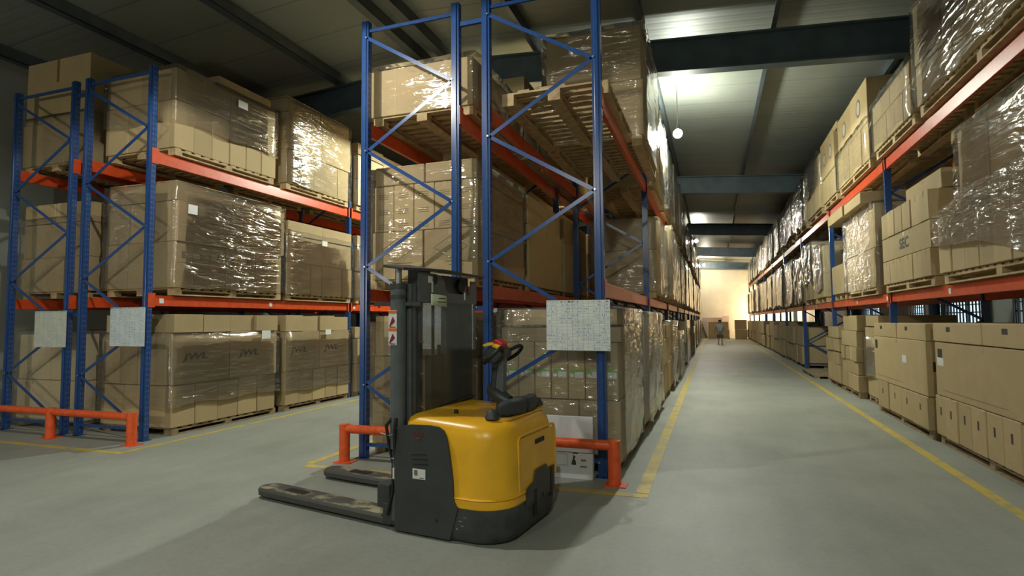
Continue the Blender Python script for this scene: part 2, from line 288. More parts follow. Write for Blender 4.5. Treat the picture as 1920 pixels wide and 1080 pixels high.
# ------------------------------------------------------------------ mesh helpers
class MB:
    def __init__(s): s.v = []; s.f = []; s.uv = {}
    def box(s, x0, x1, y0, y1, z0, z1, ch=0):
        if ch <= 0:
            b = len(s.v)
            s.v += [(x, y, z) for z in (z0, z1) for y in (y0, y1) for x in (x0, x1)]
            s.f += [[b+i for i in q] for q in ((0, 2, 3, 1), (4, 5, 7, 6), (0, 1, 5, 4), (2, 6, 7, 3), (0, 4, 6, 2), (1, 3, 7, 5))]
            return s
        b = len(s.v); X = (x0, x1); Y = (y0, y1); Z = (z0, z1); idx = {}
        for i in (0, 1):
            for j in (0, 1):
                for k in (0, 1):
                    sx, sy, sz = (1, -1)[i]*ch, (1, -1)[j]*ch, (1, -1)[k]*ch
                    for a, p in enumerate(((X[i], Y[j]+sy, Z[k]+sz), (X[i]+sx, Y[j], Z[k]+sz), (X[i]+sx, Y[j]+sy, Z[k]))):
                        idx[i, j, k, a] = len(s.v); s.v.append(p)
        I = idx; f = s.f
        f.append([I[0, 0, 0, 0], I[0, 0, 1, 0], I[0, 1, 1, 0], I[0, 1, 0, 0]]); f.append([I[1, 0, 0, 0], I[1, 1, 0, 0], I[1, 1, 1, 0], I[1, 0, 1, 0]])
        f.append([I[0, 0, 0, 1], I[1, 0, 0, 1], I[1, 0, 1, 1], I[0, 0, 1, 1]]); f.append([I[0, 1, 0, 1], I[0, 1, 1, 1], I[1, 1, 1, 1], I[1, 1, 0, 1]])
        f.append([I[0, 0, 0, 2], I[0, 1, 0, 2], I[1, 1, 0, 2], I[1, 0, 0, 2]]); f.append([I[0, 0, 1, 2], I[1, 0, 1, 2], I[1, 1, 1, 2], I[0, 1, 1, 2]])
        for a in (0, 1):
            for c in (0, 1):
                f.append([I[a, c, 0, 0], I[a, c, 1, 0], I[a, c, 1, 1], I[a, c, 0, 1]])
                f.append([I[a, 0, c, 0], I[a, 1, c, 0], I[a, 1, c, 2], I[a, 0, c, 2]])
                f.append([I[0, a, c, 1], I[1, a, c, 1], I[1, a, c, 2], I[0, a, c, 2]])
                for d in (0, 1): f.append([I[a, c, d, 0], I[a, c, d, 1], I[a, c, d, 2]])
        return s
    def prism(s, pts, off):       # closed loop of 3D points extruded by vector off
        b = len(s.v); n = len(pts); off = Vector(off)
        s.v += [tuple(p) for p in pts]; s.v += [tuple(Vector(p)+off) for p in pts]
        s.f.append([b+i for i in range(n)][::-1]); s.f.append([b+n+i for i in range(n)])
        for i in range(n): j = (i+1) % n; s.f.append([b+i, b+j, b+n+j, b+n+i])
        return s
    def bar(s, p0, p1, w, h, up=(0, 1, 0)):  # rectangular bar from p0 to p1
        p0, p1 = Vector(p0), Vector(p1); d = (p1-p0).normalized(); u = Vector(up); a = d.cross(u).normalized(); u = a.cross(d)
        a *= w/2; u *= h/2
        return s.prism([p0+a+u, p0-a+u, p0-a-u, p0+a-u], p1-p0)
    def tube(s, pts, r, n=12, caps=True):
        pts = [Vector(p) for p in pts]; rs = r if isinstance(r, (list, tuple)) else [r]*len(pts); b = len(s.v); prev = None
        for i, p in enumerate(pts):
            d = (pts[min(i+1, len(pts)-1)] - pts[max(i-1, 0)]).normalized()
            if prev is None: a = d.orthogonal().normalized()
            else: a = (prev - d*prev.dot(d)).normalized()
            prev = a; c = d.cross(a)
            for k in range(n): t = 2*PI*k/n; s.v.append(tuple(p + (a*math.cos(t)+c*math.sin(t))*rs[i]))
        for i in range(len(pts)-1):
            for k in range(n): k2 = (k+1) % n; s.f.append([b+i*n+k, b+i*n+k2, b+(i+1)*n+k2, b+(i+1)*n+k])
        if caps: s.f.append([b+k for k in range(n)][::-1]); s.f.append([b+(len(pts)-1)*n+k for k in range(n)])
        return s
    def loft(s, rings, cap0=True, cap1=True):
        b = len(s.v); n = len(rings[0])
        for r in rings: s.v += [tuple(p) for p in r]
        for i in range(len(rings)-1):
            for k in range(n): k2 = (k+1) % n; s.f.append([b+i*n+k, b+i*n+k2, b+(i+1)*n+k2, b+(i+1)*n+k])
        if cap0: s.f.append([b+k for k in range(n)][::-1])
        if cap1: s.f.append([b+(len(rings)-1)*n+k for k in range(n)])
        return s
    def build(s, name, mat, parent=None, loc=None, smooth=False, bevel=0, recalc=True):
        me = D.meshes.new(name); me.from_pydata(s.v, [], s.f); me.update()
        if recalc:
            bm = bmesh.new(); bm.from_mesh(me); bmesh.ops.recalc_face_normals(bm, faces=bm.faces)
            bm.to_mesh(me); bm.free()
        if mat: me.materials.append(mat)
        o = D.objects.new(name, me); C.objects.link(o)
        if parent: o.parent = parent
        if loc: o.location = loc
        if smooth:
            for p in me.polygons: p.use_smooth = True
            if smooth != 'all': 
                try: me.set_sharp_from_angle(angle=math.radians(40))
                except Exception: pass
        if bevel:
            md = o.modifiers.new('bevel', 'BEVEL'); md.width = bevel; md.segments = 2; md.limit_method = 'ANGLE'
        return o
def tag(o, label, cat, group=None, kind=None):
    o['label'] = label; o['category'] = cat
    if group: o['group'] = group
    if kind: o['kind'] = kind
    return o
def thing(name, label, cat, loc=(0, 0, 0), rz=0, group=None):
    o = D.objects.new(name, None); C.objects.link(o); o.location = loc; o.rotation_euler = (0, 0, rz)
    o.empty_display_size = .1
    return tag(o, label, cat, group)
def struct(name, mb, mat, **kw):
    o = mb.build(name, mat, **kw); o['kind'] = 'structure'; return o
def text_obj(name, body, size, mat, origin, right, up, parent=None, shear=0, xs=1, label=None, bold=.0):
    cu = D.curves.new(name, 'FONT'); cu.body = body; cu.size = size; cu.shear = shear; cu.align_x = 'CENTER'; cu.align_y = 'CENTER'; cu.offset = bold
    t = D.objects.new(name, cu); C.objects.link(t)
    dg = bpy.context.evaluated_depsgraph_get(); dg.update()
    me = D.meshes.new_from_object(t.evaluated_get(dg)); D.objects.remove(t)
    r = Vector(right); u = Vector(up); o3 = Vector(origin)
    for v in me.vertices: v.co = o3 + r*(v.co.x*xs) + u*v.co.y
    me.materials.clear(); me.materials.append(mat)
    o = D.objects.new(name, me); C.objects.link(o)
    if parent: o.parent = parent
    if label: o['label'] = label
    return o

# ------------------------------------------------------------------ room shell
XL, XR, YN, YF, RIDGE = -12.6, 6.5, -9.0, 52.5, -5.2
def roofz(x): return 7.12 - .07*abs(x-RIDGE)
struct('floor', MB().box(XL-.2, XR+.2, YN-.2, YF+.2, -.2, 0), FLOORM)
rb = MB(); rb.prism([(XL-.2, YN-.2, roofz(XL-.2)), (RIDGE, YN-.2, roofz(RIDGE)), (XR+.2, YN-.2, roofz(XR+.2)), (XR+.2, YN-.2, roofz(XR+.2)+.12), (RIDGE, YN-.2, roofz(RIDGE)+.12), (XL-.2, YN-.2, roofz(XL-.2)+.12)], (0, YF-YN+.4, 0))
struct('ceiling', rb, ROOFM)
struct('wall_left', MB().box(XL-.2, XL, YN, YF, 0, roofz(XL)), WALLM)
struct('wall_near', MB().box(XL, XR, YN-.2, YN, 0, 7.2), WALLM)
struct('wall_far', MB().box(XL, XR, YF, YF+.2, 0, 7.2), WALLF)
# right wall with barred window openings
wy = [(13.3, 16.2), (17.4, 20.4), (20.7, 23.6), (27.5, 30.5)]; wz0, wz1 = .95, 2.06
wm = MB(); wm.box(XR, XR+.2, YN, YF, 0, wz0); wm.box(XR, XR+.2, YN, YF, wz1, roofz(XR))
ys = YN
for a, b_ in wy: wm.box(XR, XR+.2, ys, a, wz0, wz1); ys = b_
wm.box(XR, XR+.2, ys, YF, wz0, wz1)
struct('wall_right', wm, WALLM)
for i, (a, b_) in enumerate(wy):
    fr = MB(); fr.box(XR+.02, XR+.1, a, b_, wz0, wz0+.05).box(XR+.02, XR+.1, a, b_, wz1-.04, wz1).box(XR+.02, XR+.1, a, a+.05, wz0, wz1).box(XR+.02, XR+.1, b_-.05, b_, wz0, wz1)
    fr.box(XR+.02, XR+.1, (a+b_)/2-.03, (a+b_)/2+.03, wz0, wz1).box(XR+.02, XR+.1, a, b_, 1.93, 1.955).box(XR+.02, XR+.1, a, b_, 1.72, 1.75)
    w = struct('window_%d' % (i+1), fr, FRAMEM)
    MB().box(XR+.13, XR+.14, a+.01, b_-.01, wz0+.01, wz1-.01).build('window_pane', GLASS, w)
    bs = MB(); y = a+.1
    while y < b_: bs.box(XR-.03, XR-.005, y, y+.05, wz0, wz1); y += .21
    bs.build('window_bars', FRAMEM, w)
# rafters and purlins
for k in range(6):
    Y = 10.4*k if k else 0.0
    r_ = MB()
    for xa, xb in ((XL, RIDGE), (RIDGE, XR)):
        za, zb = roofz(xa)-.22, roofz(xb)-.22; dpt = .60
        for (t0, t1, hw) in ((0, .03, .11), (.03, dpt-.03, .012), (dpt-.03, dpt, .11)):
            r_.prism([(xa, Y-hw, za-t0), (xb, Y-hw, zb-t0), (xb, Y-hw, zb-t1), (xa, Y-hw, za-t1)], (0, 2*hw, 0))
    struct('trim_%d' % (k+1), r_, RAFT)
    for cx_ in (XL+.16, XR-.16):
        cb = MB(); cb.box(cx_-.15, cx_-.12, Y-.11, Y+.11, 0, roofz(cx_)-.25).box(cx_+.12, cx_+.15, Y-.11, Y+.11, 0, roofz(cx_)-.25).box(cx_-.12, cx_+.12, Y-.012, Y+.012, 0, roofz(cx_)-.25)
        struct('trim_%d' % (20+2*k+(cx_ > 0)), cb, RAFT)
for i, x in enumerate((-12.0, -9.75, -7.5, -5.45, -4.95, -3.05, -1.0, 1.1, 3.3, 5.5)):
    z = roofz(x)
    wd = .12 if x < -4 else .035
    pm = MB().box(x-wd/2, x+wd/2, YN, YF, z-.22, z-.002)
    pm.box(x-wd/2-.04, x+wd/2+.0, YN, YF, z-.222, z-.205)
    struct('trim_%d' % (40+i), pm, PURL)
# painted floor lines: flat paint, real strips on the concrete
def pline(x0, x1, y0, y1, label):
    tag(MB().box(x0, x1, y0, y1, .0005, .003).build('floor_line', LINEM), label, 'floor marking', 'painted yellow floor lines')
pline(-.72, -.60, 5.50, 51, 'yellow floor line along the middle rack beside the main aisle')
pline(2.26, 2.37, 2.5, 51, 'yellow floor line along the right-hand rack')
pline(-4.35, -.60, 5.36, 5.47, 'yellow floor line across the end of the middle rack, under the stacker')
pline(-4.42, -4.32, 5.50, 40, 'yellow floor line on the side-aisle side of the middle rack')
pline(-11.6, -6.95, 5.18, 5.28, 'faint yellow floor line across the end of the left rack')
pline(-7.03, -6.94, 5.3, 40, 'faint yellow floor line along the left rack in the side aisle')

# ceiling lamps
def hang_lamp(loc, label):
    x, y, z = loc; t = thing('ceiling_lamp', label, 'lamp', (x, y, z), group='bare bulbs over the main aisle')
    b = MB(); ring = []
    for k in range(9):
        a = PI*k/8; ring.append((math.sin(a)*.10, -math.cos(a)*.10))
    b.loft([[(r*math.cos(2*PI*j/16)+1e-5, r*math.sin(2*PI*j/16), h) for j in range(16)] for r, h in ring[::1]]).build('bulb', BULB, t, smooth='all').visible_shadow = True
    MB().tube([(0, 0, .1), (0, 0, .2)], .04).build('socket', BLACK, t)
    MB().tube([(0, 0, .2), (0, 0, roofz(x)-z-.0)], .012, 8).build('stem', STEEL, t)
for L_, lb in zip(AISLE_LAMPS, ('nearest bare bulb hanging over the main aisle beside the middle rack', 'bare bulb halfway down the main aisle near the ceiling', 'farthest bare bulb near the end wall of the main aisle')):
    hang_lamp(L_, lb)

def shade_lamp(loc, label, top=True):
    x, y, z = loc; t = thing('shaded_lamp', label, 'lamp', (x, y, z), group=None)
    rg = [[(r*math.cos(2*PI*j/20), r*math.sin(2*PI*j/20), h) for j in range(20)] for r, h in ((.30, .135), (.26, .17), (.12, .24), (.06, .30))]
    MB().loft(rg, cap0=False).build('lamp_shade', DARK2, t, smooth='all')
    MB().tube([(0, 0, .13), (0, 0, .24)], .05, 12).build('bulb', BULB, t, smooth=True)
    if roofz(x)-z > .35: MB().tube([(0, 0, .30), (0, 0, roofz(x)-z)], .012, 8).build('stem', STEEL, t)
shade_lamp((-4.4, 12.3, 5.8), 'shaded lamp over the side aisle, hidden behind the middle rack')
shade_lamp((-4.3, 3.4, 5.3), 'shaded lamp hanging high above the stacker forks')
shade_lamp((-3.6, -5.0, 5.6), 'shaded lamp hanging behind the camera on the left')
shade_lamp((.7, -4.2, 6.2), 'shaded lamp hanging behind the camera over the main aisle')
tl_ = thing('work_lamp', 'low work lamp on a post behind the camera at the far left', 'lamp', (-8.7, -2.75, 0))
MB().tube([(0, 0, 0.005), (0, 0, 2.5)], .03, 10).build('lamp_post', DARK2, tl_); MB().tube([(0, 0, .0), (0, 0, .03)], .22, 20).build('lamp_foot', DARK2, tl_)
MB().box(-.15, .15, -.06, .02, 2.38, 2.62).build('lamp_head', DARK2, tl_); MB().box(-.12, .12, .02, .025, 2.41, 2.59).build('lamp_glass', BULB, tl_)

# ------------------------------------------------------------------ pallet racks
PW = .095   # post width
def post_mesh(x, y, z1, dpy=.075):
    me = MB().box(x-PW/2, x+PW/2, y-dpy/2, y+dpy/2, 0.006, z1)
    return me
def add_uv_post(o, y):
    me = o.data; uv = me.uv_layers.new(name='UVMap')
    for p in me.polygons:
        for li in p.loop_indices:
            c = me.vertices[me.loops[li].vertex_index].co
            uv.data[li].uv = ((c.y-y)/.075+.5, c.z/.075)
def make_rack(label, xs, ys, top, levels, face, group=None, near_detail=True):
    """xs: two post centre positions across the depth, ys: frame positions, face: +1/-1 side the aisle lies on"""
    r = thing('pallet_rack', label, 'rack', ((xs[0]+xs[1])/2, ys[0], 0), group=group)
    ox, oy = (xs[0]+xs[1])/2, ys[0]
    def B(mb, name, mat, **k):
        o = mb.build(name, mat, r, **k)
        o.data.transform(Matrix.Translation((-ox, -oy, 0))); return o
    for i, y in enumerate(ys):
        for x in xs:
            # omega section: main box plus thin front ridge
            m = post_mesh(x, y, top)
            o = m.build('upright_post', POSTM, None); add_uv_post(o, y)
            o.parent = r; o.data.transform(Matrix.Translation((-ox, -oy, 0)))
            if i == 0:
                B(MB().box(x-.022, x+.022, y-.0525, y-.0375, .01, top-.01), 'post_ridge', BLUE, bevel=.004)
            if i < 3: B(MB().box(x-.075, x+.075, y-.07, y+.07, 0, .006), 'foot_plate', BLUE)
        # zig-zag bracing
        zs = [.155, .86, 1.555, 2.26, 2.965, 3.67, 4.385, 5.08]
        xa, xb = xs[0]+PW/2-.01, xs[1]-PW/2+.01
        nb = 7 if i < 2 else (5 if i < 5 else 0)
        for k in range(nb):
            za, zb = zs[k], zs[k+1]
            lft = (k % 2 == 0)
            p0 = (xb if lft else xa, y-.012*(1 if i == 0 else 0)-.02, za); p1 = (xa if lft else xb, y-.012*(1 if i == 0 else 0)-.02, zb)
            bm_ = MB().bar(p0, p1, .042, .006, up=(0, 1, 0)).bar((p0[0], p0[1]+.012, p0[2]), (p1[0], p1[1]+.012, p1[2]), .006, .024, up=(0, 1, 0))
            B(bm_, 'brace', BLUE)
        if i < 5:
            B(MB().box(xa, xb, y-.02, y+.005, 5.16, 5.20), 'brace', BLUE)
            B(MB().box(xa, xb, y-.02, y+.005, .135, .175), 'brace', BLUE)
        if i == 0:
            for k, z in enumerate(zs):
                x = (xs[1]-.03) if k % 2 == 0 else (xs[0]+.03)
                B(MB().tube([(x, y-.056, z), (x, y-.068, z)], .011, 8), 'bolt', STEEL)
    for li, (zt, zb) in enumerate(levels):
        for i in range(len(ys)-1):
            for x, sd in ((xs[0], -1), (xs[1], 1)):
                if i > 3 and sd != face: continue
                y0, y1 = ys[i]+.04, ys[i+1]-.04
                xo = x-.028 if sd < 0 else x-.022
                bb = MB().box(xo, xo+.05, y0, y1, zb, zt, .004)
                # stepped top ledge on outer side
                bo = B(bb, 'beam', ORANGE)
                if i < 4:
                    for yy in (ys[i], ys[i+1]):
                        cn = MB()
                        s_ = 1 if yy == ys[i] else -1
                        xf = x+sd*(PW/2+.003)
                        cn.box(min(xf, xf-sd*.0), max(xf+sd*.006, xf)+.0001, min(yy-s_*.03, yy+s_*.075), max(yy-s_*.03, yy+s_*.075), zb-.02, zt+.03)
                        c = cn.build('beam_connector', ORANGE, bo); c.data.transform(Matrix.Translation((-ox, -oy, 0)))
                    if sd == face and li == 0:
                        xf = xo+.05+.001 if sd > 0 else xo-.001
                        for yo in ((.16, 2.3) if i < 2 else (2.3,)):
                            s2 = MB().box(min(xf, xf+sd*.001), max(xf, xf+sd*.001)+.0003, ys[i]+yo, ys[i]+yo+.07, zt-.11, zt-.04).build('beam_sticker', PAPER, bo)
                            s2.data.transform(Matrix.Translation((-ox, -oy, 0)))
    return r
LV = [(2.0, 1.85), (4.05, 3.88)]
LVB = [(2.0, 1.86), (4.24, 4.07)]
def frames(y0, bay, n): return [y0+bay*i for i in range(n)]
RA2 = make_rack('blue and orange pallet rack on the left, its side facing the side aisle', (-8.72, -7.43), frames(5.88, 4.66, 7), 5.27, LV, 1)
RA1 = make_rack('leftmost blue pallet rack, back to back behind the one facing the side aisle', (-10.33, -9.02), frames(5.88, 4.66, 4), 5.27, LV, -1)
RC1 = make_rack('blue rack directly behind the stacker mast, left half of the middle pair', (-3.95, -2.74), frames(5.95, 4.45, 8), 5.30, LV, -1)
RC2 = make_rack('blue rack carrying the large stock sheet, right half of the middle pair', (-2.36, -1.10), frames(5.95, 4.45, 11), 5.30, LV, 1)
RB = make_rack('blue and orange pallet rack along the right side of the main aisle', (2.80, 4.05), frames(6.15, 4.85, 10), 5.45, LVB, -1)
# row spacers between the back-to-back frames (they belong to the right-hand rack of each pair)
for rk, (xa, xb), y0 in ((RA2, (-8.97, -8.77), 5.88), (RC2, (-2.69, -2.41), 5.95)):
    for z in (1.72, 5.02):
        o = MB().box(xa, xb, y0-.02, y0+.02, z, z+.05).build('row_spacer', BLUE, rk)
        o.data.transform(Matrix.Translation((-rk.location.x, -rk.location.y, 0)))

# ------------------------------------------------------------------ end barriers
def barrier(x0, x1, posts, y, top, label):
    t = thing('rack_end_barrier', label, 'barrier', ((x0+x1)/2, y, 0)); ox = (x0+x1)/2
    MB().tube([(x0-ox, 0, top-.052), (x1-ox, 0, top-.052)], .05, 16).build('rail', BARR, t, smooth=True)
    for p in posts:
        MB().tube([(p-ox, 0, .008), (p-ox, 0, top)], .062, 18).build('barrier_post', BARR, t, smooth=True)
        MB().box(p-ox-.09, p-ox+.12, -.09, .09, 0, .01).build('base_plate', BARR, t)
    return t
barrier(-4.04, -.945, (-4.04, -.945), 5.69, .43, 'orange pipe barrier behind the yellow stacker at the end of the middle rack')
barrier(-11.9, -7.32, (-10.6, -8.90, -7.32), 5.62, .42, 'orange pipe barrier in front of the left racks')

# ------------------------------------------------------------------ stock sheets on the frames
def sheet(x0, x1, z0, z1, y, cols, rows, seed, label, base=(.74, .77, .74), tilt=0):
    b = MB().box(-(x1-x0)/2, (x1-x0)/2, 0, .006, -(z1-z0)/2, (z1-z0)/2)
    o = b.build('stock_sheet', sheet_mat('stock_table_print_%d' % seed, x1-x0, z1-z0, cols, rows, seed, base))
    uv = o.data.uv_layers.new(name='UVMap')
    for p in o.data.polygons:
        for li in p.loop_indices:
            c = o.data.vertices[o.data.loops[li].vertex_index].co
            uv.data[li].uv = (c.x/(x1-x0)+.5, c.z/(z1-z0)+.5)
    o.location = ((x0+x1)/2, y, (z0+z1)/2); o.rotation_euler = (0, tilt, 0)
    return tag(o, label, 'sign')
sheet(-1.655, -.985, 1.29, 1.81, 5.83, 12, 15, 1, 'large white stock table sheet on the middle rack beside the main aisle', tilt=.006)
sheet(-3.12, -2.49, 1.29, 1.81, 5.83, 12, 18, 2, 'white stock sheet on the middle rack seen through the stacker mast')
sheet(-9.555, -8.87, 1.27, 1.80, 5.76, 7, 22, 3, 'pale stock sheet on the leftmost rack frame', (.60, .62, .52))
sheet(-7.98, -7.315, 1.293, 1.83, 5.76, 7, 22, 4, 'bluish white stock sheet on the left rack frame nearest the side aisle', (.58, .65, .68))

# ------------------------------------------------------------------ loads: cartons, pallets, stretch film
CARTONS = []; PALLETS = []; WRAPS = []
ORD = ['first', 'second', 'third', 'fourth', 'fifth', 'sixth', 'seventh', 'eighth', 'ninth', 'tenth', 'eleventh', 'twelfth', 'thirteenth']
def area(x0, x1, y0, y1, z0, z1):
    ps = [proj((x, y, z)) for x in (x0, x1) for y in (y0, y1) for z in (z0, z1)]
    ps = [p for p in ps if p]
    if len(ps) < 4: return 1e5
    xs = [min(max(p[0], 0), 1920) for p in ps]; ys = [min(max(p[1], 0), 1080) for p in ps]
    return (max(xs)-min(xs))*(max(ys)-min(ys))
def carton(x0, x1, y0, y1, z0, z1, label, group, mat=None, deco=None, rot=0, hid=1.0, tilt=0):
    CARTONS.append(dict(b=(x0, x1, y0, y1, z0, z1), label=label, group=group, mat=mat or CARD, deco=deco or [], rot=rot, tilt=tilt, a=area(x0, x1, y0, y1, z0, z1)*hid))
def pallet(x0, x1, y0, y1, z0, h, label, group):
    PALLETS.append(dict(b=(x0, x1, y0, y1, z0, z0+h), label=label, group=group, a=area(x0, x1, y0, y1, z0, z0+h)))
def wrap(x0, x1, y0, y1, z0, z1, label, mat=None, group='stretch film around the loads', amp=.012, top=True, skew=0):
    WRAPS.append(dict(b=(x0, x1, y0, y1, z0, z1), label=label, mat=mat or FILM, group=group, amp=amp, top=top, skew=skew))
def short(w):
    return w
def load(where, x0, x1, y0, y1, z0, layers, side, ph=.11, wraps=(), mat=None, front=False, pal=True, hid=1.0, jit=.012, top=None):
    """layers bottom to top: (height, n along aisle, n across, inset along aisle at far end, deco key)
       where: phrase that places the load. side: +1 visible face at x1, -1 at x0"""
    grp = 'cartons of the ' + where
    if pal:
        pallet(x0+.03, x1-.03, y0+.03, y1-.03, z0, ph, 'wooden pallet under the ' + where, 'pallets under the loads')
    z = z0+ph; nl = len(layers)
    names = {1: ['only'], 2: ['bottom', 'top'], 3: ['bottom', 'middle', 'top'], 4: ['bottom', 'second', 'third', 'top'], 5: ['bottom', 'second', 'third', 'fourth', 'top'], 6: ['bottom', 'second', 'third', 'fourth', 'fifth', 'top']}[nl]
    for li, L in enumerate(layers):
        h, ny, nx = L[0], L[1], L[2]; ins = L[3] if len(L) > 3 else 0; deco = L[4] if len(L) > 4 else None; lm = L[5] if len(L) > 5 else mat
        yy1 = y1-ins-.02*li; yy0 = y0+.01*(li % 2)
        xx0, xx1 = x0+(.0 if side < 0 else .02*li), x1-(.0 if side > 0 else .02*li)
        off = random.uniform(-.02, .02)
        for i in range(ny):
            for j in range(nx):
                vis_side = (j == nx-1) if side > 0 else (j == 0)
                if not (vis_side or (front and i == 0)): continue
                cx0 = xx0+(xx1-xx0)*j/nx; cx1 = xx0+(xx1-xx0)*(j+1)/nx
                cy0 = yy0+(yy1-yy0)*i/ny; cy1 = yy0+(yy1-yy0)*(i+1)/ny
                g = .004; dz = random.uniform(0, jit*.6); o_ = random.uniform(-jit, jit)+off
                if front and i == 0:
                    pos = '%s across' % ORD[j] if nx > 1 else 'front'
                    if vis_side and ny > 1: pos = 'corner'
                else: pos = '%s along' % ORD[i]
                if ny == 1 and nx == 1: pos = 'wide'
                lb = 'brown carton, %s, %s layer of the %s' % (pos, names[li], where) if nl > 1 else 'brown carton, %s, of the %s' % (pos, where)
                carton(cx0+g+(o_ if vis_side else 0)*(1 if side > 0 else 1), cx1-g+(o_ if vis_side else 0), cy0+g, cy1-g, z+.001, z+h-.003-dz, lb, grp, lm, [(deco, i, j, vis_side)] if deco else [], hid=hid)
        z += h
    for wz0, wz1, wm_, amp in wraps:
        wrap(x0-.02, x1+.02, y0-.02, y1+.0, z0+wz0, z0+wz1, 'stretch film wrapped round the ' + where, wm_, amp=amp)
    return z

# ---- left rack, side facing the side aisle (x -8.72 .. -7.3)
AX0, AX1 = -8.74, -7.31
load('near floor load of the left rack', AX0, AX1, 6.2, 8.33, 0, [(.60, 5, 3, .08), (.76, 2, 4, 0, 'jwl'), (.28, 4, 3, 0)], 1, wraps=[(.42, 1.46, FILM, .012)], front=True)
load('second floor load of the left rack', AX0, AX1, 8.5, 10.45, 0, [(.60, 5, 1, .05), (.73, 2, 1, 0, 'jwl'), (.30, 4, 1, 0)], 1, wraps=[(.35, 1.44, FILM, .012)])
load('near middle-shelf load of the left rack', AX0, AX1, 6.2, 8.42, 2.01, [(.68, 7, 3, .03, 'mark'), (.60, 1, 3, 0), (.30, 2, 2, 0)], 1, wraps=[(.12, 1.66, FILM, .014)], front=True)
load('second middle-shelf load of the left rack', AX0, AX1, 8.5, 10.52, 2.01, [(.60, 6, 1, .03), (.50, 2, 1, 0), (.27, 2, 1, 0)], 1, wraps=[(.12, 1.3, FILM, .014)])
load('near top-shelf load of the left rack', AX0, AX1, 6.15, 8.2, 4.06, [(.72, 6, 3, 0), (.48, 2, 2, 0)], 1, wraps=[(.5, 1.33, FILM, .014)], front=True)
load('second top-shelf load of the left rack', AX0, AX1, 8.46, 10.42, 4.06, [(.64, 5, 1, .05), (.70, 2, 1, 0), (.30, 2, 1, 0)], 1, wraps=[(.12, 1.7, FILM, .014)])
carton(-8.1, -7.36, 6.95, 8.1, 5.385, 5.56, 'flat carton lying under film on the near top-shelf load of the left rack', 'loose flat cartons on the loads', tilt=0)
for k in range(3):
    ya = 10.66+k*2.35
    for zi, (z0, nm) in enumerate(((0, 'floor'), (2.01, 'middle-shelf'), (4.06, 'top-shelf'))):
        load('%s %s load of the left rack' % (ORD[k+2], nm), AX0, AX1, ya, ya+2.15, z0, [(.6, 4, 1, 0), (.55, 2, 1, 0), (.25, 2, 1, 0)], 1, wraps=[(.12, 1.3, FILM, .012)], hid=.1)
# ---- leftmost rack
BX0, BX1 = -10.66, -9.16
load('floor load of the leftmost rack', BX0, BX1, 6.2, 8.3, 0, [(.62, 1, 2, 0), (.72, 1, 2, 0)], 1, wraps=[(.02, 1.5, FILMM, .02)], mat=CARDP, front=True)
load('middle-shelf load of the leftmost rack', BX0, BX1, 6.2, 8.3, 2.01, [(.55, 1, 3, 0), (.55, 1, 2, 0), (.32, 1, 2, 0)], 1, wraps=[(.12, 1.3, FILM, .014)], front=True)
load('top-shelf load of the leftmost rack', BX0, BX1, 6.15, 8.3, 4.06, [(.70, 1, 3, 0), (1.03, 1, 1, 0, 'tape')], 1, wraps=[(.1, .9, FILM, .014)], front=True)
# ---- middle pair, left half
CX0, CX1 = -4.02, -2.60
load('floor load of the left middle rack', CX0, CX1, 6.22, 8.0, 0, [(.55, 2, 3, 0), (.52, 2, 3, 0), (.50, 2, 3, 0)], 1, wraps=[(.2, 1.6, FILM, .012)], front=True)
load('middle-shelf load of the left middle rack', CX0, CX1, 6.2, 8.0, 2.01, [(.60, 2, 2, 0, 'diamond'), (.58, 2, 5, 0, 'speck'), (.24, 2, 2, 0)], 1, wraps=[(.35, 1.5, FILM, .012)], front=True)
load('top-shelf load of the left middle rack', CX0, CX1, 6.15, 7.9, 4.06, [(.60, 2, 2, 0, 'seam')], 1, wraps=[(.12, .74, FILM, .014)], front=True)
for k in range(3):
    ya = 8.2+k*2.2
    load('%s floor load of the left middle rack' % ORD[k+1], CX0, CX1, ya, ya+2.0, 0, [(.6, 3, 1, 0), (.55, 2, 1, 0), (.5, 2, 1, 0)], -1, wraps=[], hid=.1)
    load('%s middle-shelf load of the left middle rack' % ORD[k+1], CX0, CX1, ya, ya+2.0, 2.01, [(.95, 1, 1, 0), (.45, 1, 1, 0)], 1, wraps=[], hid=.6)
    load('%s top-shelf load of the left middle rack' % ORD[k+1], CX0, CX1, ya, ya+2.0, 4.06, [(.6, 3, 1, 0), (.6, 2, 1, 0)], -1, wraps=[], hid=.1)
# ---- middle pair, right half, beside the main aisle
EX0, EX1 = -2.28, -.94
load('near floor load beside the aisle', EX0, EX1, 6.12, 7.92, 0, [(.63, 3, 3, .02), (.62, 4, 7, 0, 'green'), (.18, 3, 2, 0), (.19, 3, 2, 0)], 1, ph=.12, wraps=[(.14, 1.74, FILMM, .014)], front=True)
load('second floor load beside the aisle', EX0+.1, EX1, 8.42, 10.9, 0, [(.70, 2, 1, .0), (.88, 2, 1, 0)], 1, ph=.12, wraps=[(.13, 1.72, FILMH, .03)], mat=CARDG)
pallet(EX0+.05, EX1-.06, 6.1, 7.95, 4.06, .15, 'pale pallet nearest the camera on the top shelf, right half of the middle pair', 'pallets under the loads')
carton(-2.15, -1.95, 6.2, 6.5, 4.212, 4.29, 'small pale block lying at the left end of the nearest top-shelf pallet', 'blocks lying on the top pallet', CARDP)
carton(-1.80, -1.50, 6.2, 6.5, 4.212, 4.28, 'flat pale block lying at the middle of the nearest top-shelf pallet', 'blocks lying on the top pallet', CARDP)
load('second top-shelf load beside the aisle', EX0, EX1+.09, 8.1, 10.2, 4.06, [(.80, 2, 3, 0), (.80, 2, 2, 0)], 1, ph=.15, wraps=[(.1, 1.78, FILM, .02)], front=True)
rnd = random.Random(5)
y = 11.05; k = 0
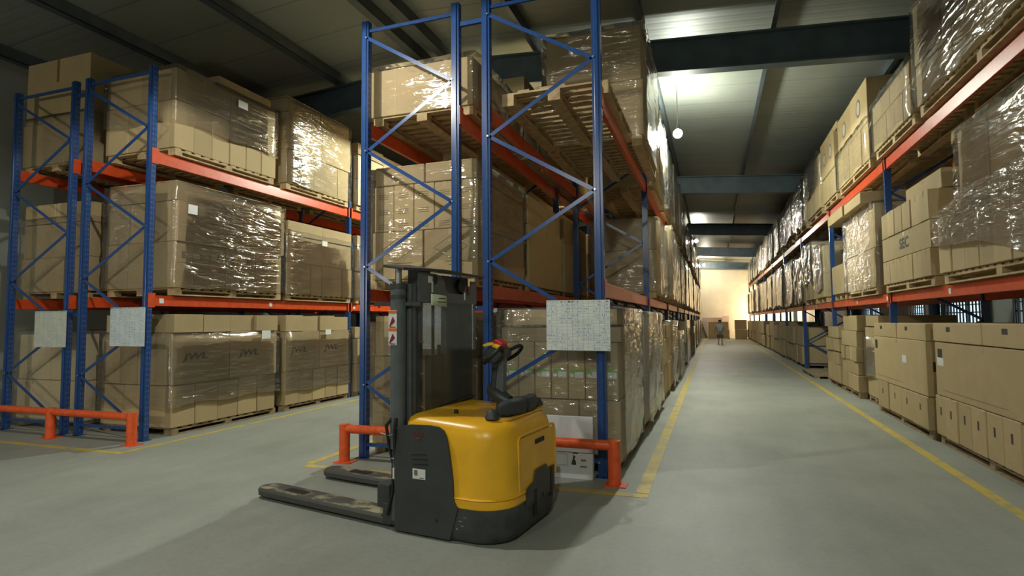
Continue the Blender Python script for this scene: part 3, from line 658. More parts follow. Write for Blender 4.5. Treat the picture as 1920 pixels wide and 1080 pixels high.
while y < 49:
    ln = rnd.choice((1.9, 2.1, 2.2)); far = y > 22
    nyA = 2 if far else 3
    nm = ORD[k+2] if k+2 < len(ORD) else 'farther'
    for z0, lv, hs in ((0, 'floor', rnd.choice(((.7, .75), (.6, .5, .3), (.55, .6)))), (2.01, 'middle-shelf', rnd.choice(((.75, .85), (.6, .6, .3), (.8, .6)))), (4.06, 'top-shelf', rnd.choice(((.8, .75), (.6, .6, .4), (.8, .5))))):
        xo = EX1+rnd.uniform(-.04, .05)
        wm_ = rnd.choice((FILM, FILMM, FILMM, FILM)); st = []
        for q, h in enumerate(hs): st.append((h, nyA if q == 0 else (1 if far else 2), 1, rnd.uniform(0, .1)))
        load('%s %s load beside the aisle' % (nm, lv), EX0+.1, xo, y, y+ln, z0, st, 1, wraps=[(.1, sum(hs)+.13, wm_, .03)] if not (z0 == 0 and k % 3 == 0) else [], ph=.12)
    y += ln+rnd.uniform(.12, .35); k += 1

# ---- right-hand rack (aisle face at x = 2.7)
GX0, GX1 = 2.68, 4.05
load('nearest floor load of the right rack', GX0, GX1, 5.95, 8.85, 0, [(.50, 8, 1, 0, 'slot'), (.68, 1, 1, .02, 'bigmark'), (.235, 2, 1, 0, 'topmark')], -1, ph=.12)
load('second floor load of the right rack', GX0-.03, GX1, 9.0, 11.6, 0, [(.44, 4, 1, .15, 'slot'), (.73, 1, 1, 0, 'bigmark2'), (.235, 2, 1, -.04, 'topmark')], -1, ph=.12)
load('film-covered floor load of the right rack', GX0+.12, GX1, 11.95, 12.95, 0, [(.45, 2, 1, 0), (.68, 1, 1, 0), (.2, 1, 1, 0), (.2, 1, 1, 0)], -1, ph=.12, wraps=[(.5, 1.25, FILMM, .015)], mat=None)
load('tall stacked floor load of the right rack', GX0, GX1, 13.1, 14.6, 0, [(.33, 3, 1, 0), (.27, 1, 1, 0), (.29, 4, 1, 0), (.32, 1, 1, 0), (.32, 2, 1, 0)], -1, ph=.13)
load('fifth floor load of the right rack', GX0, GX1, 14.7, 16.2, 0, [(.42, 3, 1, 0), (.30, 2, 1, 0), (.30, 2, 1, 0, 'slip'), (.28, 2, 1, 0)], -1, ph=.13)
pallet(2.5, 3.3, 17.2, 19.4, 0, .1, 'low empty pallet on the floor beside the right rack post', 'pallets under the loads')
load('sixth floor load of the right rack', GX0+.35, GX1, 16.5, 18.3, 0, [(.4, 2, 1, 0), (.4, 2, 1, 0)], -1)
load('nearest middle-shelf load of the right rack', GX0, GX1, 5.55, 8.47, 2.01, [(.68, 8, 1, 0), (.88, 3, 1, .72, 'seam')], -1, ph=.13)
wrap(GX0-.03, GX1+.02, 5.5, 7.8, 2.75, 3.72, 'clear film round the upper cartons of the nearest middle-shelf load, right rack', FILM, amp=.015)
WR_SKEW = (2.58, 5.2, 8.52)
load('second middle-shelf load of the right rack', GX0, GX1, 8.75, 11.0, 2.01, [(.37, 6, 1, .0), (.37, 1, 1, 0, 'sec'), (.40, 6, 1, .0)], -1, ph=.13)
carton(2.86, 3.98, 8.85, 10.3, 3.30, 3.56, 'wide carton lying across the top of the second middle-shelf load, right rack', 'loose flat cartons on the loads')
load('film-wrapped middle-shelf load of the right rack', GX0, GX1, 11.45, 13.75, 2.01, [(.70, 3, 1, .02), (.78, 2, 1, 0)], -1, ph=.13, wraps=[(.1, 1.63, FILMM, .02)])
carton(2.52, 3.6, 11.6, 12.9, 3.64, 3.84, 'flat carton jutting out on top of the wrapped middle-shelf load, right rack', 'loose flat cartons on the loads')
carton(2.50, 3.5, 13.0, 14.5, 3.64, 3.86, 'second flat carton jutting out above the single carton, right rack', 'loose flat cartons on the loads')
load('lone middle-shelf load of the right rack', GX0, GX1, 13.95, 15.2, 2.01, [(.65, 1, 1, 0)], -1, ph=.13)
load('fifth middle-shelf load of the right rack', GX0, GX1, 16.2, 17.6, 2.01, [(.6, 2, 1, 0), (.7, 1, 1, 0)], -1, ph=.13, wraps=[(.3, 1.5, FILMM, .03)])
load('sixth middle-shelf load of the right rack', GX0, GX1, 17.8, 19.6, 2.01, [(.5, 4, 1, 0), (.6, 2, 1, 0), (.5, 2, 1, 0)], -1, ph=.13, wraps=[(.6, 1.75, FILMM, .04)])
load('nearest top-shelf load of the right rack', GX0-.02, GX1, 5.3, 8.95, 4.26, [(.55, 9, 1, 0), (.80, 4, 1, 0)], -1, ph=.15, wraps=[(.14, 1.55, FILM, .02)])
load('second top-shelf load of the right rack', GX0-.02, GX1, 9.12, 11.15, 4.26, [(.45, 5, 1, 0), (.32, 2, 1, 0)], -1, ph=.15, wraps=[(.14, .95, FILM, .02)])
carton(2.80, 3.9, 9.8, 11.1, 5.19, 5.42, 'flat carton on top of the second top-shelf load, right rack', 'loose flat cartons on the loads', tilt=.06)
load('third top-shelf load of the right rack', GX0-.02, GX1, 11.5, 14.1, 4.26, [(.68, 5, 1, 0), (.80, 2, 1, 0, 'circle')], -1, ph=.15, wraps=[(.14, .9, FILM, .015)])
load('fourth top-shelf load of the right rack', GX0-.02, GX1, 14.35, 15.95, 4.26, [(.60, 2, 1, 0), (.80, 2, 1, 0, 'circle')], -1, ph=.15)
carton(2.7, 3.9, 14.2, 16.3, 5.82, 5.98, 'flat carton on top of the fourth top-shelf load, right rack', 'loose flat cartons on the loads')
load('fifth top-shelf load of the right rack', GX0-.02, GX1, 16.2, 18.4, 4.26, [(.65, 3, 1, 0), (.75, 2, 1, 0)], -1, ph=.15, wraps=[(.7, 1.6, FILM, .03)])
y = 20.9; k = 0
yt = 18.8; ym = 20.0
def run(y, z0, lv, hs_opts, base, ph, wrapped, k0):
    k = 0
    while y < 50:
        ln = rnd.choice((1.9, 2.2, 2.4)); hs = rnd.choice(hs_opts); nm = ORD[min(k+k0, 12)]
        st = [(h, (3 if y < 26 else 2) if q == 0 else (1 if y > 24 else 2), 1, rnd.uniform(0, .08)) for q, h in enumerate(hs)]
        load('%s %s load of the right rack' % (nm, lv), GX0+rnd.uniform(-.04, .06), GX1, y, y+ln, z0, st, -1, ph=ph, wraps=[(.1, sum(hs)+.14, rnd.choice((FILMM, FILMM, FILM)), .04)] if wrapped else [])
        y += ln+rnd.uniform(.1, .35); k += 1
run(20.8, 0, 'floor', ((.65, .5, .2), (.6, .6), (.65, .72)), 0, .12, False, 6)
run(19.85, 2.01, 'middle-shelf', ((.7, .8), (.6, .6, .3), (.7, .7)), 0, .13, True, 6)
run(18.7, 4.26, 'top-shelf', ((.7, .7), (.6, .75), (.7, .6)), 0, .15, True, 5)
# ---- goods at the far wall
wx = 2.9
carton(1.62, 2.5, 49.2, 50.3, .0, .78, 'lower brown carton of the pair at the far right end of the aisle', 'cartons by the end wall', CARD)
carton(1.62, 2.5, 49.2, 50.3, .79, 1.55, 'upper brown carton of the pair at the far right end of the aisle', 'cartons by the end wall', CARD)
carton(-.42, 1.22, 50.2, 51.2, .12, .75, 'pale carton on the pallet behind the walking person', 'cartons by the end wall', CARDP)
carton(-.40, 1.15, 50.2, 51.2, .76, 1.40, 'upper pale carton behind the walking person', 'cartons by the end wall', CARDP)
pallet(-.45, 1.25, 50.1, 51.3, 0, .11, 'pallet on the floor at the end wall', 'pallets under the loads')

CARTONS.sort(key=lambda c: -c['a'])
KEEP = 292
def deco_children(o, c, cx, cy, cz):
    x0, x1, y0, y1, z0, z1 = c['b']; hx, hy, hz = (x1-x0)/2, (y1-y0)/2, (z1-z0)/2
    E_ = .0015
    for key, i, j, vs in c['deco']:
        fx = hx+E_            # +x face (left racks and middle rack); -x face used on the right rack
        if key == 'jwl':
            if vs and hy > .3:
                s = .135
                text_obj('printed_letters', 'JWL', s, INK, (fx, -hy*.22, 0.02), (0, 1, 0), (0, 0, 1), o, shear=.18, xs=1.75, label='black printed letters', bold=.004)
                MB().box(fx-.001, fx+.0005, hy*.25, hy*.8, .03, .042).build('printed_line', INKG, o)
            if i == 0 and not vs: pass
        if key == 'mark' and vs:
            MB().box(fx-.001, fx+.0005, -.035, .035, hz*.30, hz*.62).build('printed_mark', INKG, o)
            MB().box(fx-.001, fx+.0005, -hy*.7, hy*.7, hz*.1, hz*.12).build('printed_line', INKG, o)
        if key == 'seam': MB().box(-hx*.03, hx*.03, -hy-.002, -hy, -hz, hz).build('packing_tape', TAPEC, o)
        if key == 'tape': MB().box(-.03, .03, -hy-.002, -hy, hz*.25, hz).build('packing_tape', TAPE, o)
        if key == 'diamond' and i == 0:
            w, h = hx*.62, hz*.45; m = MB(); P = [(-w, 0), (0, h), (w, 0), (0, -h)]
            for a in range(4):
                p, q = P[a], P[(a+1) % 4]; m.bar((p[0], -hy-.001, p[1]+hz*.25), (q[0], -hy-.001, q[1]+hz*.25), .008, .002)
            m.build('printed_diamond', INKG, o)
            m = MB()
            for a in range(3): m.box(-hx*.2+.05*a, hx*.6-.04*a, -hy-.0015, -hy, -hz*.35-a*.04, -hz*.35-a*.04+.012)
            m.build('printed_line', INKG, o)
        if key == 'speck' and i == 0:
            m = MB()
            for zc in (hz*.62, -.02, -hz*.7):
                for a in range(3): m.box(-hx*.55, hx*.5, -hy-.0015, -hy, zc-a*.025, zc-a*.025+.009)
            m.build('printed_lines', INKG, o)
        if key == 'green' and i == 0:
            m = MB().box(-hx*.75, hx*.85, -hy-.0015, -hy, -.03, .018); m.build('green_stripe_label', GREEN, o)['label'] = 'green printed stripe'
            MB().box(-hx*.2, hx*.85, -hy-.0025, -hy-.0012, -.075, -.012).build('shipping_label', PAPER, o)
            MB().tube([(-hx*.55, -hy-.001, -.05), (-hx*.55, -hy-.003, -.05)], .022, 14).build('round_sticker', PAPER, o)
        if key == 'slot':
            MB().box(-hx-.0015, -hx, -.02, .02, hz*.05, hz*.45).build('printed_mark', INK, o)
        if key == 'bigmark':
            MB().box(-hx-.0015, -hx, hy-.24, hy-.09, hz*.35, hz*.75).build('printed_mark', INK, o)
            MB().box(-hx-.003, -hx-.0016, hy-.28, hy-.07, hz*.12, hz*.42).build('shipping_label', PAPER, o)
            MB().box(-hx-.0015, -hx, -hy*.35, hy*.85, -hz*.78, -hz*.76).build('printed_line', INKG, o)
        if key == 'bigmark2':
            MB().box(-hx-.0015, -hx, hy-.22, hy-.08, hz*.45, hz*.85).build('printed_mark', INK, o)
            MB().box(-hx-.003, -hx-.0016, -hy*.35, -hy*.35+.2, hz*.05, hz*.35).build('shipping_label', PAPER, o)
            MB().box(-hx-.0015, -hx, -hy*.2, hy*.9, -hz*.78, -hz*.76).build('printed_line', INKG, o)
            MB().box(-hx*.9, -hx*.9+.15, -hy-.0015, -hy, -hz*.1, hz*.25).build('printed_mark', INK, o)
        if key == 'topmark':
            MB().box(-hx-.0015, -hx, hy*.2, hy*.2+.12, hz*.1, hz*.6).build('printed_mark', INK, o)
        if key == 'slip':
            MB().box(-hx-.004, -hx-.001, -.06, .06, -hz*1.1, hz*.5).build('shipping_label', PAPER, o)
        if key == 'sec':
            text_obj('printed_letters', 'SEC', .21, INK, (-hx-.002, -hy*.02, 0), (0, -1, 0), (0, 0, 1), o, xs=1.25, label='black printed letters', bold=.008)
        if key == 'circle':
            MB().tube([(-hx-.002, 0, hz*.1), (-hx+.001, 0, hz*.1)], .17, 24).build('printed_emblem', INKG, o)
            MB().tube([(-hx-.003, 0, hz*.1), (-hx-.002, 0, hz*.1)], .12, 24).build('printed_emblem', CARDG, o)
rest = MB()
ntape = 0
for n_, c in enumerate(CARTONS):
    x0, x1, y0, y1, z0, z1 = c['b']
    if n_ >= KEEP:
        q = random.Random(n_); g2 = .008; sx = q.uniform(-.03, .03); rest.box(x0+sx, x1+sx, y0+g2, y1-g2, z0, z1-q.uniform(0, .02)); continue
    cx, cy, cz = (x0+x1)/2, (y0+y1)/2, (z0+z1)/2; hx, hy, hz = (x1-x0)/2, (y1-y0)/2, (z1-z0)/2
    o = MB().box(-hx, hx, -hy, hy, -hz, hz, .007).build('carton', c['mat'])
    o.location = (cx, cy, cz); o.rotation_euler = (c['tilt'], 0, random.uniform(-.004, .004))
    tag(o, c['label'], 'box', c['group'])
    deco_children(o, c, cx, cy, cz)
    if n_ < 150:
        s = 1 if cx < 1 else -1
        m = MB()
        if hy > hx*.9 or True:
            m.box(-hx, hx, -.024, .024, hz, hz+.0012)
            xs_ = sorted((s*hx, s*(hx+.0012))); m.box(xs_[0], xs_[1], -.024, .024, hz-.07, hz+.001)
            m.box(-.024, .024, -hy-.0012, -hy, hz-.07, hz+.001)
        m.build('packing_tape', TAPEC, o)
tag(rest.build('distant_cartons', CARD), 'mass of brown cartons far down the racks', 'boxes', kind='stuff')

PALLETS.sort(key=lambda c: -c['a'])
for n_, p in enumerate(PALLETS):
    x0, x1, y0, y1, z0, z1 = p['b']; hx, hy, h = (x1-x0)/2, (y1-y0)/2, z1-z0
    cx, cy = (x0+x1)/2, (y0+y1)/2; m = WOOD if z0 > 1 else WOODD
    def deck(): 
        d = MB(); nb = max(4, int(hy*2/.16)); 
        for i in range(nb):
            a = -hy+(2*hy-.1)*i/(nb-1); d.box(-hx, hx, a, a+.1, h-.022, h-.002)
        return d
    def runner(k):
        d = MB(); xb = (-hx, -.07, hx-.14)[k]
        d.box(xb, xb+.14, -hy, hy, 0.001, .02).box(xb, xb+.14, -hy, hy, h-.045, h-.022)
        for yb in (-hy, -.06, hy-.12): d.box(xb, xb+.14, yb, yb+.12, .02, h-.045)
        return d
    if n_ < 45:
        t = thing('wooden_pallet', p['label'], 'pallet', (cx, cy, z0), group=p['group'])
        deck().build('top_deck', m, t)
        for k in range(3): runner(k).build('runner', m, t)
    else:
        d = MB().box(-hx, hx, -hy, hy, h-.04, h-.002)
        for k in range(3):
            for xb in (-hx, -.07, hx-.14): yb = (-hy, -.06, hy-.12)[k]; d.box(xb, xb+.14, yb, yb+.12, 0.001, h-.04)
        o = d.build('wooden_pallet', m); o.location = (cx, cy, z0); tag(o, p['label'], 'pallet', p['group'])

def film_mesh(x0, x1, y0, y1, z0, z1, amp, seed, step=.14, top=True, skew=0):
    rn = random.Random(seed); r = .03; cx, cy = (x0+x1)/2, (y0+y1)/2
    per = []
    def side(p, q):
        L = math.dist(p, q); n = max(3, int(L/step)); return [(p[0]+(q[0]-p[0])*i/n, p[1]+(q[1]-p[1])*i/n) for i in range(n)]
    cs = [(x0+r, y0), (x1-r, y0), (x1, y0+r), (x1, y1-r), (x1-r, y1), (x0+r, y1), (x0, y1-r), (x0, y0+r)]
    for i in range(8):
        a, b = cs[i], cs[(i+1) % 8]; per += side(a, b) if math.dist(a, b) > .1 else [a]
    n = len(per); nz = max(3, int((z1-z0)/step)); m = MB()
    ph = [rn.uniform(0, 6) for _ in range(6)]
    for k in range(nz+1):
        t = k/nz
        for i, (px, py) in enumerate(per):
            dx, dy = px-cx, py-cy; l = math.hypot(dx, dy); s_ = amp*(.3+.5*abs(math.sin(i*.9+k*1.7+ph[0]))+.5*abs(math.sin(i*.37-k*.8+ph[1]))+rn.uniform(.0, .8))
            z = z0+(z1-z0)*t
            if k == 0: z += amp*1.6*math.sin(i*.8+ph[2])+skew*(py-y0)
            if k == nz: z += amp*.3*math.sin(i*1.1+ph[3])
            sx = (1 if dx > 0 else -1) if (abs(px-x0) < .04 or abs(px-x1) < .04) else 0
            sy = (1 if dy > 0 else -1) if (abs(py-y0) < .04 or abs(py-y1) < .04) else 0
            m.v.append((px+sx*s_, py+sy*s_, z))
    for k in range(nz):
        for i in range(n): j = (i+1) % n; m.f.append([k*n+i, k*n+j, (k+1)*n+j, (k+1)*n+i])
    if top:
        b = len(m.v)
        for (px, py) in per: m.v.append((cx+(px-cx)*.78, cy+(py-cy)*.86, z1+.004+rn.uniform(0, .01)))
        for i in range(n): j = (i+1) % n; m.f.append([nz*n+i, nz*n+j, b+j, b+i])
    return m
for n_, w in enumerate(WRAPS):
    x0, x1, y0, y1, z0, z1 = w['b']; cx, cy = (x0+x1)/2, (y0+y1)/2
    far = y0 > 20
    m = film_mesh(x0-cx, x1-cx, y0-cy, y1-cy, 0, z1-z0, w['amp'], n_, .3 if far else .13, w['top'], w['skew'])
    o = m.build('stretch_film', w['mat'], smooth='all'); o.location = (cx, cy, z0)
    tag(o, w['label'], 'plastic film', w['group'])
    for (key, px, pyw, pz, wd, hg) in ((' near middle-shelf load of the left rack', -7.255, 6.43, 3.29, .16, .14), (' near floor load of the left rack', -7.255, 7.96, 1.40, .20, .14), ('second floor load of the left rack', -7.255, 9.65, 1.41, .17, .10), ('second middle-shelf load of the left rack', -7.245, 9.5, 3.16, .16, .10), ('near top-shelf load of the left rack', -7.25, 7.35, 5.2, .2, .12)):
        if w['label'].endswith(key):
            MB().box(px-cx, px-cx+.002, pyw-cy-wd/2, pyw-cy+wd/2, pz-z0-hg/2, pz-z0+hg/2).build('shipping_paper', PAPER, o)['label'] = 'white shipping paper'

# bunched skewed film band hanging over the lower cartons of the nearest middle-shelf load (right rack)
def band(pts_top, pts_bot, x, label, mat, amp=.02, seed=3):
    rn = random.Random(seed); n = 36; m = 10; b = MB()
    def lerp(P, t):
        s_ = t*(len(P)-1); i = min(int(s_), len(P)-2); f = s_-i
        return (P[i][0]*(1-f)+P[i+1][0]*f, P[i][1]*(1-f)+P[i+1][1]*f)
    for i in range(n+1):
        t = i/n; a = lerp(pts_top, t); c = lerp(pts_bot, t)
        for k in range(m+1):
            f = k/m; b.v.append((x-amp*(.3+rn.random()+.8*math.sin(k*1.9+i*.5)*.5+.5), a[0]*(1-f)+c[0]*f, a[1]*(1-f)+c[1]*f))
    for i in range(n):
        for k in range(m): q = i*(m+1)+k; b.f.append([q, q+1, q+m+2, q+m+1])
    o = b.build('stretch_film', mat, smooth='all'); return tag(o, label, 'plastic film', 'stretch film around the loads')
band([(8.5, 2.84), (7.6, 3.0), (6.5, 3.02), (5.6, 3.0)], [(8.5, 2.48), (8.0, 2.44), (7.2, 2.40), (6.35, 2.20), (5.6, 2.12)], GX0-.02, 'loose bunched film sagging across cartons of the nearest middle-shelf load, right rack', FILMH, .03)

# ------------------------------------------------------------------ electric pallet stacker
ST = thing('pallet_stacker', 'yellow and charcoal electric pallet stacker with a tall mast and two forks', 'pallet stacker', (-2.385, 3.94, 0), math.radians(-7))
def rr_plan(x0, x1, y0, y1, r0, r1, n=7):
    """plan outline, corners at x1 (rear) rounded by r1 and at x0 by r0"""
    pts = []
    for (cx, cy, r, a0) in ((x1-r1, y0+r1, r1, -PI/2), (x1-r1, y1-r1, r1, 0), (x0+r0, y1-r0, r0, PI/2), (x0+r0, y0+r0, r0, PI)):
        for k in range(n+1): a = a0+PI/2*k/n; pts.append((cx+r*math.cos(a), cy+r*math.sin(a)))
    return pts
W_ = 1.10; XR_ = .985
# hood: stacked rounded outlines
rings = []
for z, ins, dx in ((.255, .0, 0), (.27, -.004, 0), (.30, .004, 0), (.6, .012, 0), (.74, .02, .0), (.80, .036, .0), (.838, .065, .01), (.858, .11, .03), (.868, .18, .06)):
    rings.append([(x, y, z + (.035*max(0, (.45-x))/.35 if z > .75 else 0)) for x, y in rr_plan(.13+dx, XR_-ins, ins, W_-ins, .03, .26-ins*.5)])
hood = MB().loft(rings).build('hood', YELLOW, ST, smooth=True)
# waist crease on the hood
rg = rr_plan(.50, XR_+.004, -.004, W_+.004, .02, .262)
m = MB().loft([[(x, y, z) for x, y in rr_plan(.5, XR_+d, -d, W_+d, .02, .26)] for z, d in ((.315, .001), (.322, .008), (.330, .001))]); m.build('hood_crease', YELLOW, hood, smooth=True)
# grey skirt
rings = [[(x, y, z) for x, y in rr_plan(.06, XR_-i_, i_, W_-i_, .03, .25)] for z, i_ in ((.012, .03), (.03, .012), (.08, .0), (.255, .0))]
sk = MB().loft(rings).build('skirt', SKIRT, ST, smooth=True)
# rear grey centre plate rising into the hood, with wheel slots
MB().prism([(XR_+.002, .36, .2), (XR_+.002, .92, .2), (XR_+.002, .92, .40), (XR_+.002, .78, .40), (XR_+.002, .76, .44), (XR_+.002, .54, .44), (XR_+.002, .50, .36), (XR_+.002, .36, .33)], (.006, 0, 0)).build('rear_plate', SKIRT, sk)
for y, z0, z1 in ((.50, .10, .30), (.82, .16, .40)):
    MB().box(XR_+.007, XR_+.011, y, y+.05, z0, z1).build('rear_slot', BLACK, sk)
MB().box(XR_+.007, XR_+.011, .66, .69, .2, .235).build('rear_slot', BLACK, sk)
# rear access door with rounded corners and a groove around it
def rr_yz(y0, y1, z0, z1, r, n=6):
    p = []
    for (a, b, a0) in ((y1-r, z1-r, 0), (y0+r, z1-r, PI/2), (y0+r, z0+r, PI), (y1-r, z0+r, 3*PI/2)):
        for k in range(n+1): t = a0+PI/2*k/n; p.append((a+r*math.cos(t), b+r*math.sin(t)))
    return p
def xof(z): return XR_-.002-(.012 if z < .62 else .012+(z-.6)*.05)
gr = [(xof(z)+.004, y, z) for y, z in rr_yz(.27, .98, .315, .735, .05)]
MB().tube(gr+[gr[0]], .011, 8, caps=False).build('door_rim', YELLOW, hood, smooth=True)
gd = [(xof(z)+.006, y, z) for y, z in rr_yz(.287, .963, .332, .718, .04)]
MB().prism(gd, (.004, 0, 0)).build('rear_door', YELLOW, hood)
MB().prism([(xof(.66)+.0105, y, z) for y, z in rr_yz(.56, .74, .632, .668, .008, 3)], (.003, 0, 0)).build('door_handle', BLACK, hood)
# dark side panel on the near side (and the matching one on the far side)
for sgn, yy in ((1, -.012), (-1, W_+.004)):
    prof = [(.055, .02), (.55, .02), (.62, .255), (.585, .30), (.575, .45), (.55, .62), (.52, .76), (.495, .80), (.45, .822), (.38, .828), (.2, .822), (.12, .805), (.075, .76), (.055, .70)]
    sp = MB().prism([(x, yy, z) for x, z in prof], (0, .02, 0)).build('side_panel', DARK, ST, bevel=.003)
    if sgn > 0:
        for k in range(3): MB().bar((.21+.01*k, yy-.001, .60-.035*k+.0), (.35+.008*k, yy-.001, .61-.035*k), .002, .007, up=(0, 0, 1)).build('vent_slot', BLACK, sp)
        MB().box(.225, .34, yy-.0025, yy-.0005, .425, .50).build('rating_label', PAPER, sp)['label'] = 'white rating label'
        MB().box(.24, .27, yy-.0032, yy-.0025, .45, .49).build('label_print', INKG, sp); MB().box(.29, .33, yy-.0032, yy-.0025, .432, .437).build('label_print', INK, sp)
        # faint red maker emblem: short word over a half ring
        RDK = simple('faint_red_emblem', (.17, .02, .012), .6)
        mm = MB()
        for a, w2 in ((.235, .012), (.255, .018), (.28, .012), (.30, .016)): mm.box(a, a+w2, yy-.0022, yy-.0005, .757, .772)
        mm.tube([(.275+.035*math.cos(PI+PI*q/8), yy-.0016, .752+.03*math.sin(PI+PI*q/8)) for q in range(9)], .003, 6)
        mm.build('maker_emblem', RDK, sp)
        MB().tube([(.44, yy-.002, .145), (.44, yy+.001, .145)], .011, 10).build('panel_hole', BLACK, sp)
# scuffs on skirt corner are wear in the paint
SCUF = simple('bare_metal_scuff', (.32, .32, .3), .5, var=.4, scale=30)
mm = MB()
for (a, z, w2, h2) in ((.62, .16, .03, .006), (.64, .13, .02, .005), (.60, .10, .012, .01), (.66, .19, .02, .004)): mm.box(a, a+w2, -.0012, 0.001, z, z+h2)
mm.build('scuff_marks', SCUF, sk)
# top tray, plug, small items
MB().prism([(x, y, .855) for x, y in rr_plan(.62, .90, .22, .98, .05, .08)], (0, 0, .012)).build('top_tray_rim', YELLOW, hood)
MB().prism([(x, y, .8585) for x, y in rr_plan(.64, .88, .24, .96, .05, .07)], (0, 0, .010)).build('top_tray', simple('dusty_yellow_tray', (.62, .44, .16), .7, var=.2, scale=10), hood)
MB().tube([(.44, .26, .865), (.44, .26, .91)], [.022, .016], 12).build('key_switch', BLACK, hood)
# back-rest bolster on two feet
P = lambda t: (.80+.07*math.sin(PI*t)*1.0, .26+.66*t, .925+.01*math.sin(PI*t))
pts = [P(.02+.96*k/14) for k in range(15)]
bl = []
for k, p in enumerate(pts):
    t = k/14; s_ = min(1, .55+4*min(t, 1-t)); d = (Vector(pts[min(k+1, 14)])-Vector(pts[max(k-1, 0)])).normalized(); sd = Vector((d.y, -d.x, 0))
    ring = []
    for q in range(14):
        a = 2*PI*q/14; ring.append(Vector(p)+sd*(.054*s_*math.copysign(abs(math.cos(a))**.7, math.cos(a)))+Vector((0, 0, .062*s_*math.copysign(abs(math.sin(a))**.7, math.sin(a)))))
    bl.append(ring)
MB().loft(bl[:7]).build('bolster_pad', PAD, ST, smooth=True); MB().loft([[v*1 for v in r] for r in bl[7:]]).build('bolster_pad', PAD, ST, smooth=True)
for (x, y) in ((.79, .20), (.82, .96)):
    rg = []
    for z, w2, l2 in ((.875, .055, .055), (.89, .052, .05), (.925, .038, .038), (.94, .022, .022)):
        rg.append([(x+w2*math.cos(2*PI*q/12), y+l2*math.sin(2*PI*q/12), z) for q in range(12)])
    MB().loft(rg).build('bolster_bracket', PAD, ST, smooth=True)
# tiller: pivot hub, two-piece column and control head
TX, TY = .60, .70
hub = []
for k in range(9):
    t = k/8; hub.append([(TX-.10+.20*t, TY+(.055+.02*math.sin(PI*t))*math.cos(2*PI*q/14), 1.02-.10*t+(.06+.012*math.sin(PI*t))*math.sin(2*PI*q/14)) for q in range(14)])
tl = MB().loft(hub).build('tiller_hub', DARK, ST, smooth=True)
MB().tube([(TX+.05, TY, .86), (TX+.05, TY, .94)], [.085, .07], 18).build('tiller_base', DARK, ST, smooth=True)
col = [(TX-.01, TY, 1.02), (TX+.00, TY, 1.12), (TX+.01, TY, 1.26)]
MB().prism([(TX-.055, TY-.035, .98), (TX+.045, TY-.035, .96), (TX+.05, TY-.03, 1.30), (TX-.02, TY-.03, 1.30)], (0, .07, 0)).build('tiller_column', DARK2, ST, bevel=.012)
MB().prism([(TX-.075, TY-.045, 1.0), (TX-.03, TY-.045, 1.0), (TX-.0, TY-.04, 1.28), (TX-.045, TY-.04, 1.28)], (0, .09, 0)).build('tiller_column_cover', DARK, ST, bevel=.01)
hd = MB().prism([(TX-.13, TY-.08, 1.27), (TX-.02, TY-.08, 1.24), (TX+.07, TY-.07, 1.31), (TX+.07, TY-.07, 1.36), (TX-.02, TY-.07, 1.40), (TX-.09, TY-.07, 1.37), (TX-.14, TY-.08, 1.31)], (0, .17, 0)).build('control_head', DARK, ST, bevel=.018)
MB().prism([(TX-.05, TY-.055, 1.385), (TX+.05, TY-.055, 1.37), (TX+.05, TY-.055, 1.42), (TX-.01, TY-.055, 1.45), (TX-.05, TY-.055, 1.435)], (0, .11, 0)).build('emergency_button', RED, hd, bevel=.012)['label'] = 'red emergency button'
for s_, ya in ((1, TY-.09), (-1, TY+.05)):
    MB().prism([(TX-.03, ya, 1.385), (TX+.035, ya, 1.365), (TX+.04, ya, 1.395), (TX-.02, ya, 1.415)], (0, .06, 0)).build('thumb_switch', YEL2, hd, bevel=.006)['label'] = 'yellow thumb switch'
MB().prism([(TX-.12, TY-.10, 1.40), (TX-.09, TY-.11, 1.385), (TX-.03, TY-.06, 1.40), (TX-.03, TY-.05, 1.425), (TX-.08, TY-.08, 1.42)], (0, .04, 0)).build('thumb_switch', YEL2, hd, bevel=.006)['label'] = 'yellow thumb switch'
for s_ in (-1, 1):
    yb = TY+s_*.07+.0; lp = [(TX+.05, TY+s_*.06, 1.35), (TX+.10, TY+s_*.15, 1.385), (TX+.10, TY+s_*.22, 1.37), (TX+.04, TY+s_*.24, 1.31), (TX-.04, TY+s_*.19, 1.26), (TX-.08, TY+s_*.07, 1.27)]
    # smooth the loop
    sm = []
    for i in range(len(lp)-1):
        p0, p1, p2, p3 = [Vector(lp[min(max(q, 0), len(lp)-1)]) for q in (i-1, i, i+1, i+2)]
        for k in range(5):
            t = k/5; sm.append(.5*((2*p1)+(-p0+p2)*t+(2*p0-5*p1+4*p2-p3)*t*t+(-p0+3*p1-3*p2+p3)*t**3))
    sm.append(Vector(lp[-1]))
    MB().tube(sm, .016, 10).build('grip_loop', BLACK, hd, smooth=True)
# mast: outer channels, inner channels, lift cylinder, cross plates
def channel(x, y, z0, z1, o_, name, mat, par=ST, w=.10, d=.055):
    m = MB().box(x, x+w, y, y+.012, z0, z1)
    m.box(x, x+.012, min(y, y+o_*d), max(y+.012, y+o_*d), z0, z1).box(x+w-.012, x+w, min(y, y+o_*d), max(y+.012, y+o_*d), z0, z1)
    return m.build(name, mat, par)
channel(.0, .11, .06, 1.90, 1, 'mast_channel', DARK2, w=.13, d=.06)
channel(.0, 1.03, .06, 1.86, -1, 'mast_channel', DARK2, w=.13, d=.06)
channel(.02, .20, .10, 1.96, 1, 'inner_mast_channel', DARK2, w=.11, d=.05)
channel(.02, .94, .10, 1.93, -1, 'inner_mast_channel', DARK2, w=.11, d=.05)
lc = MB().tube([(.035, .055, .62), (.035, .055, 1.88)], .062, 20).build('lift_cylinder', DARK2, ST, smooth=True)
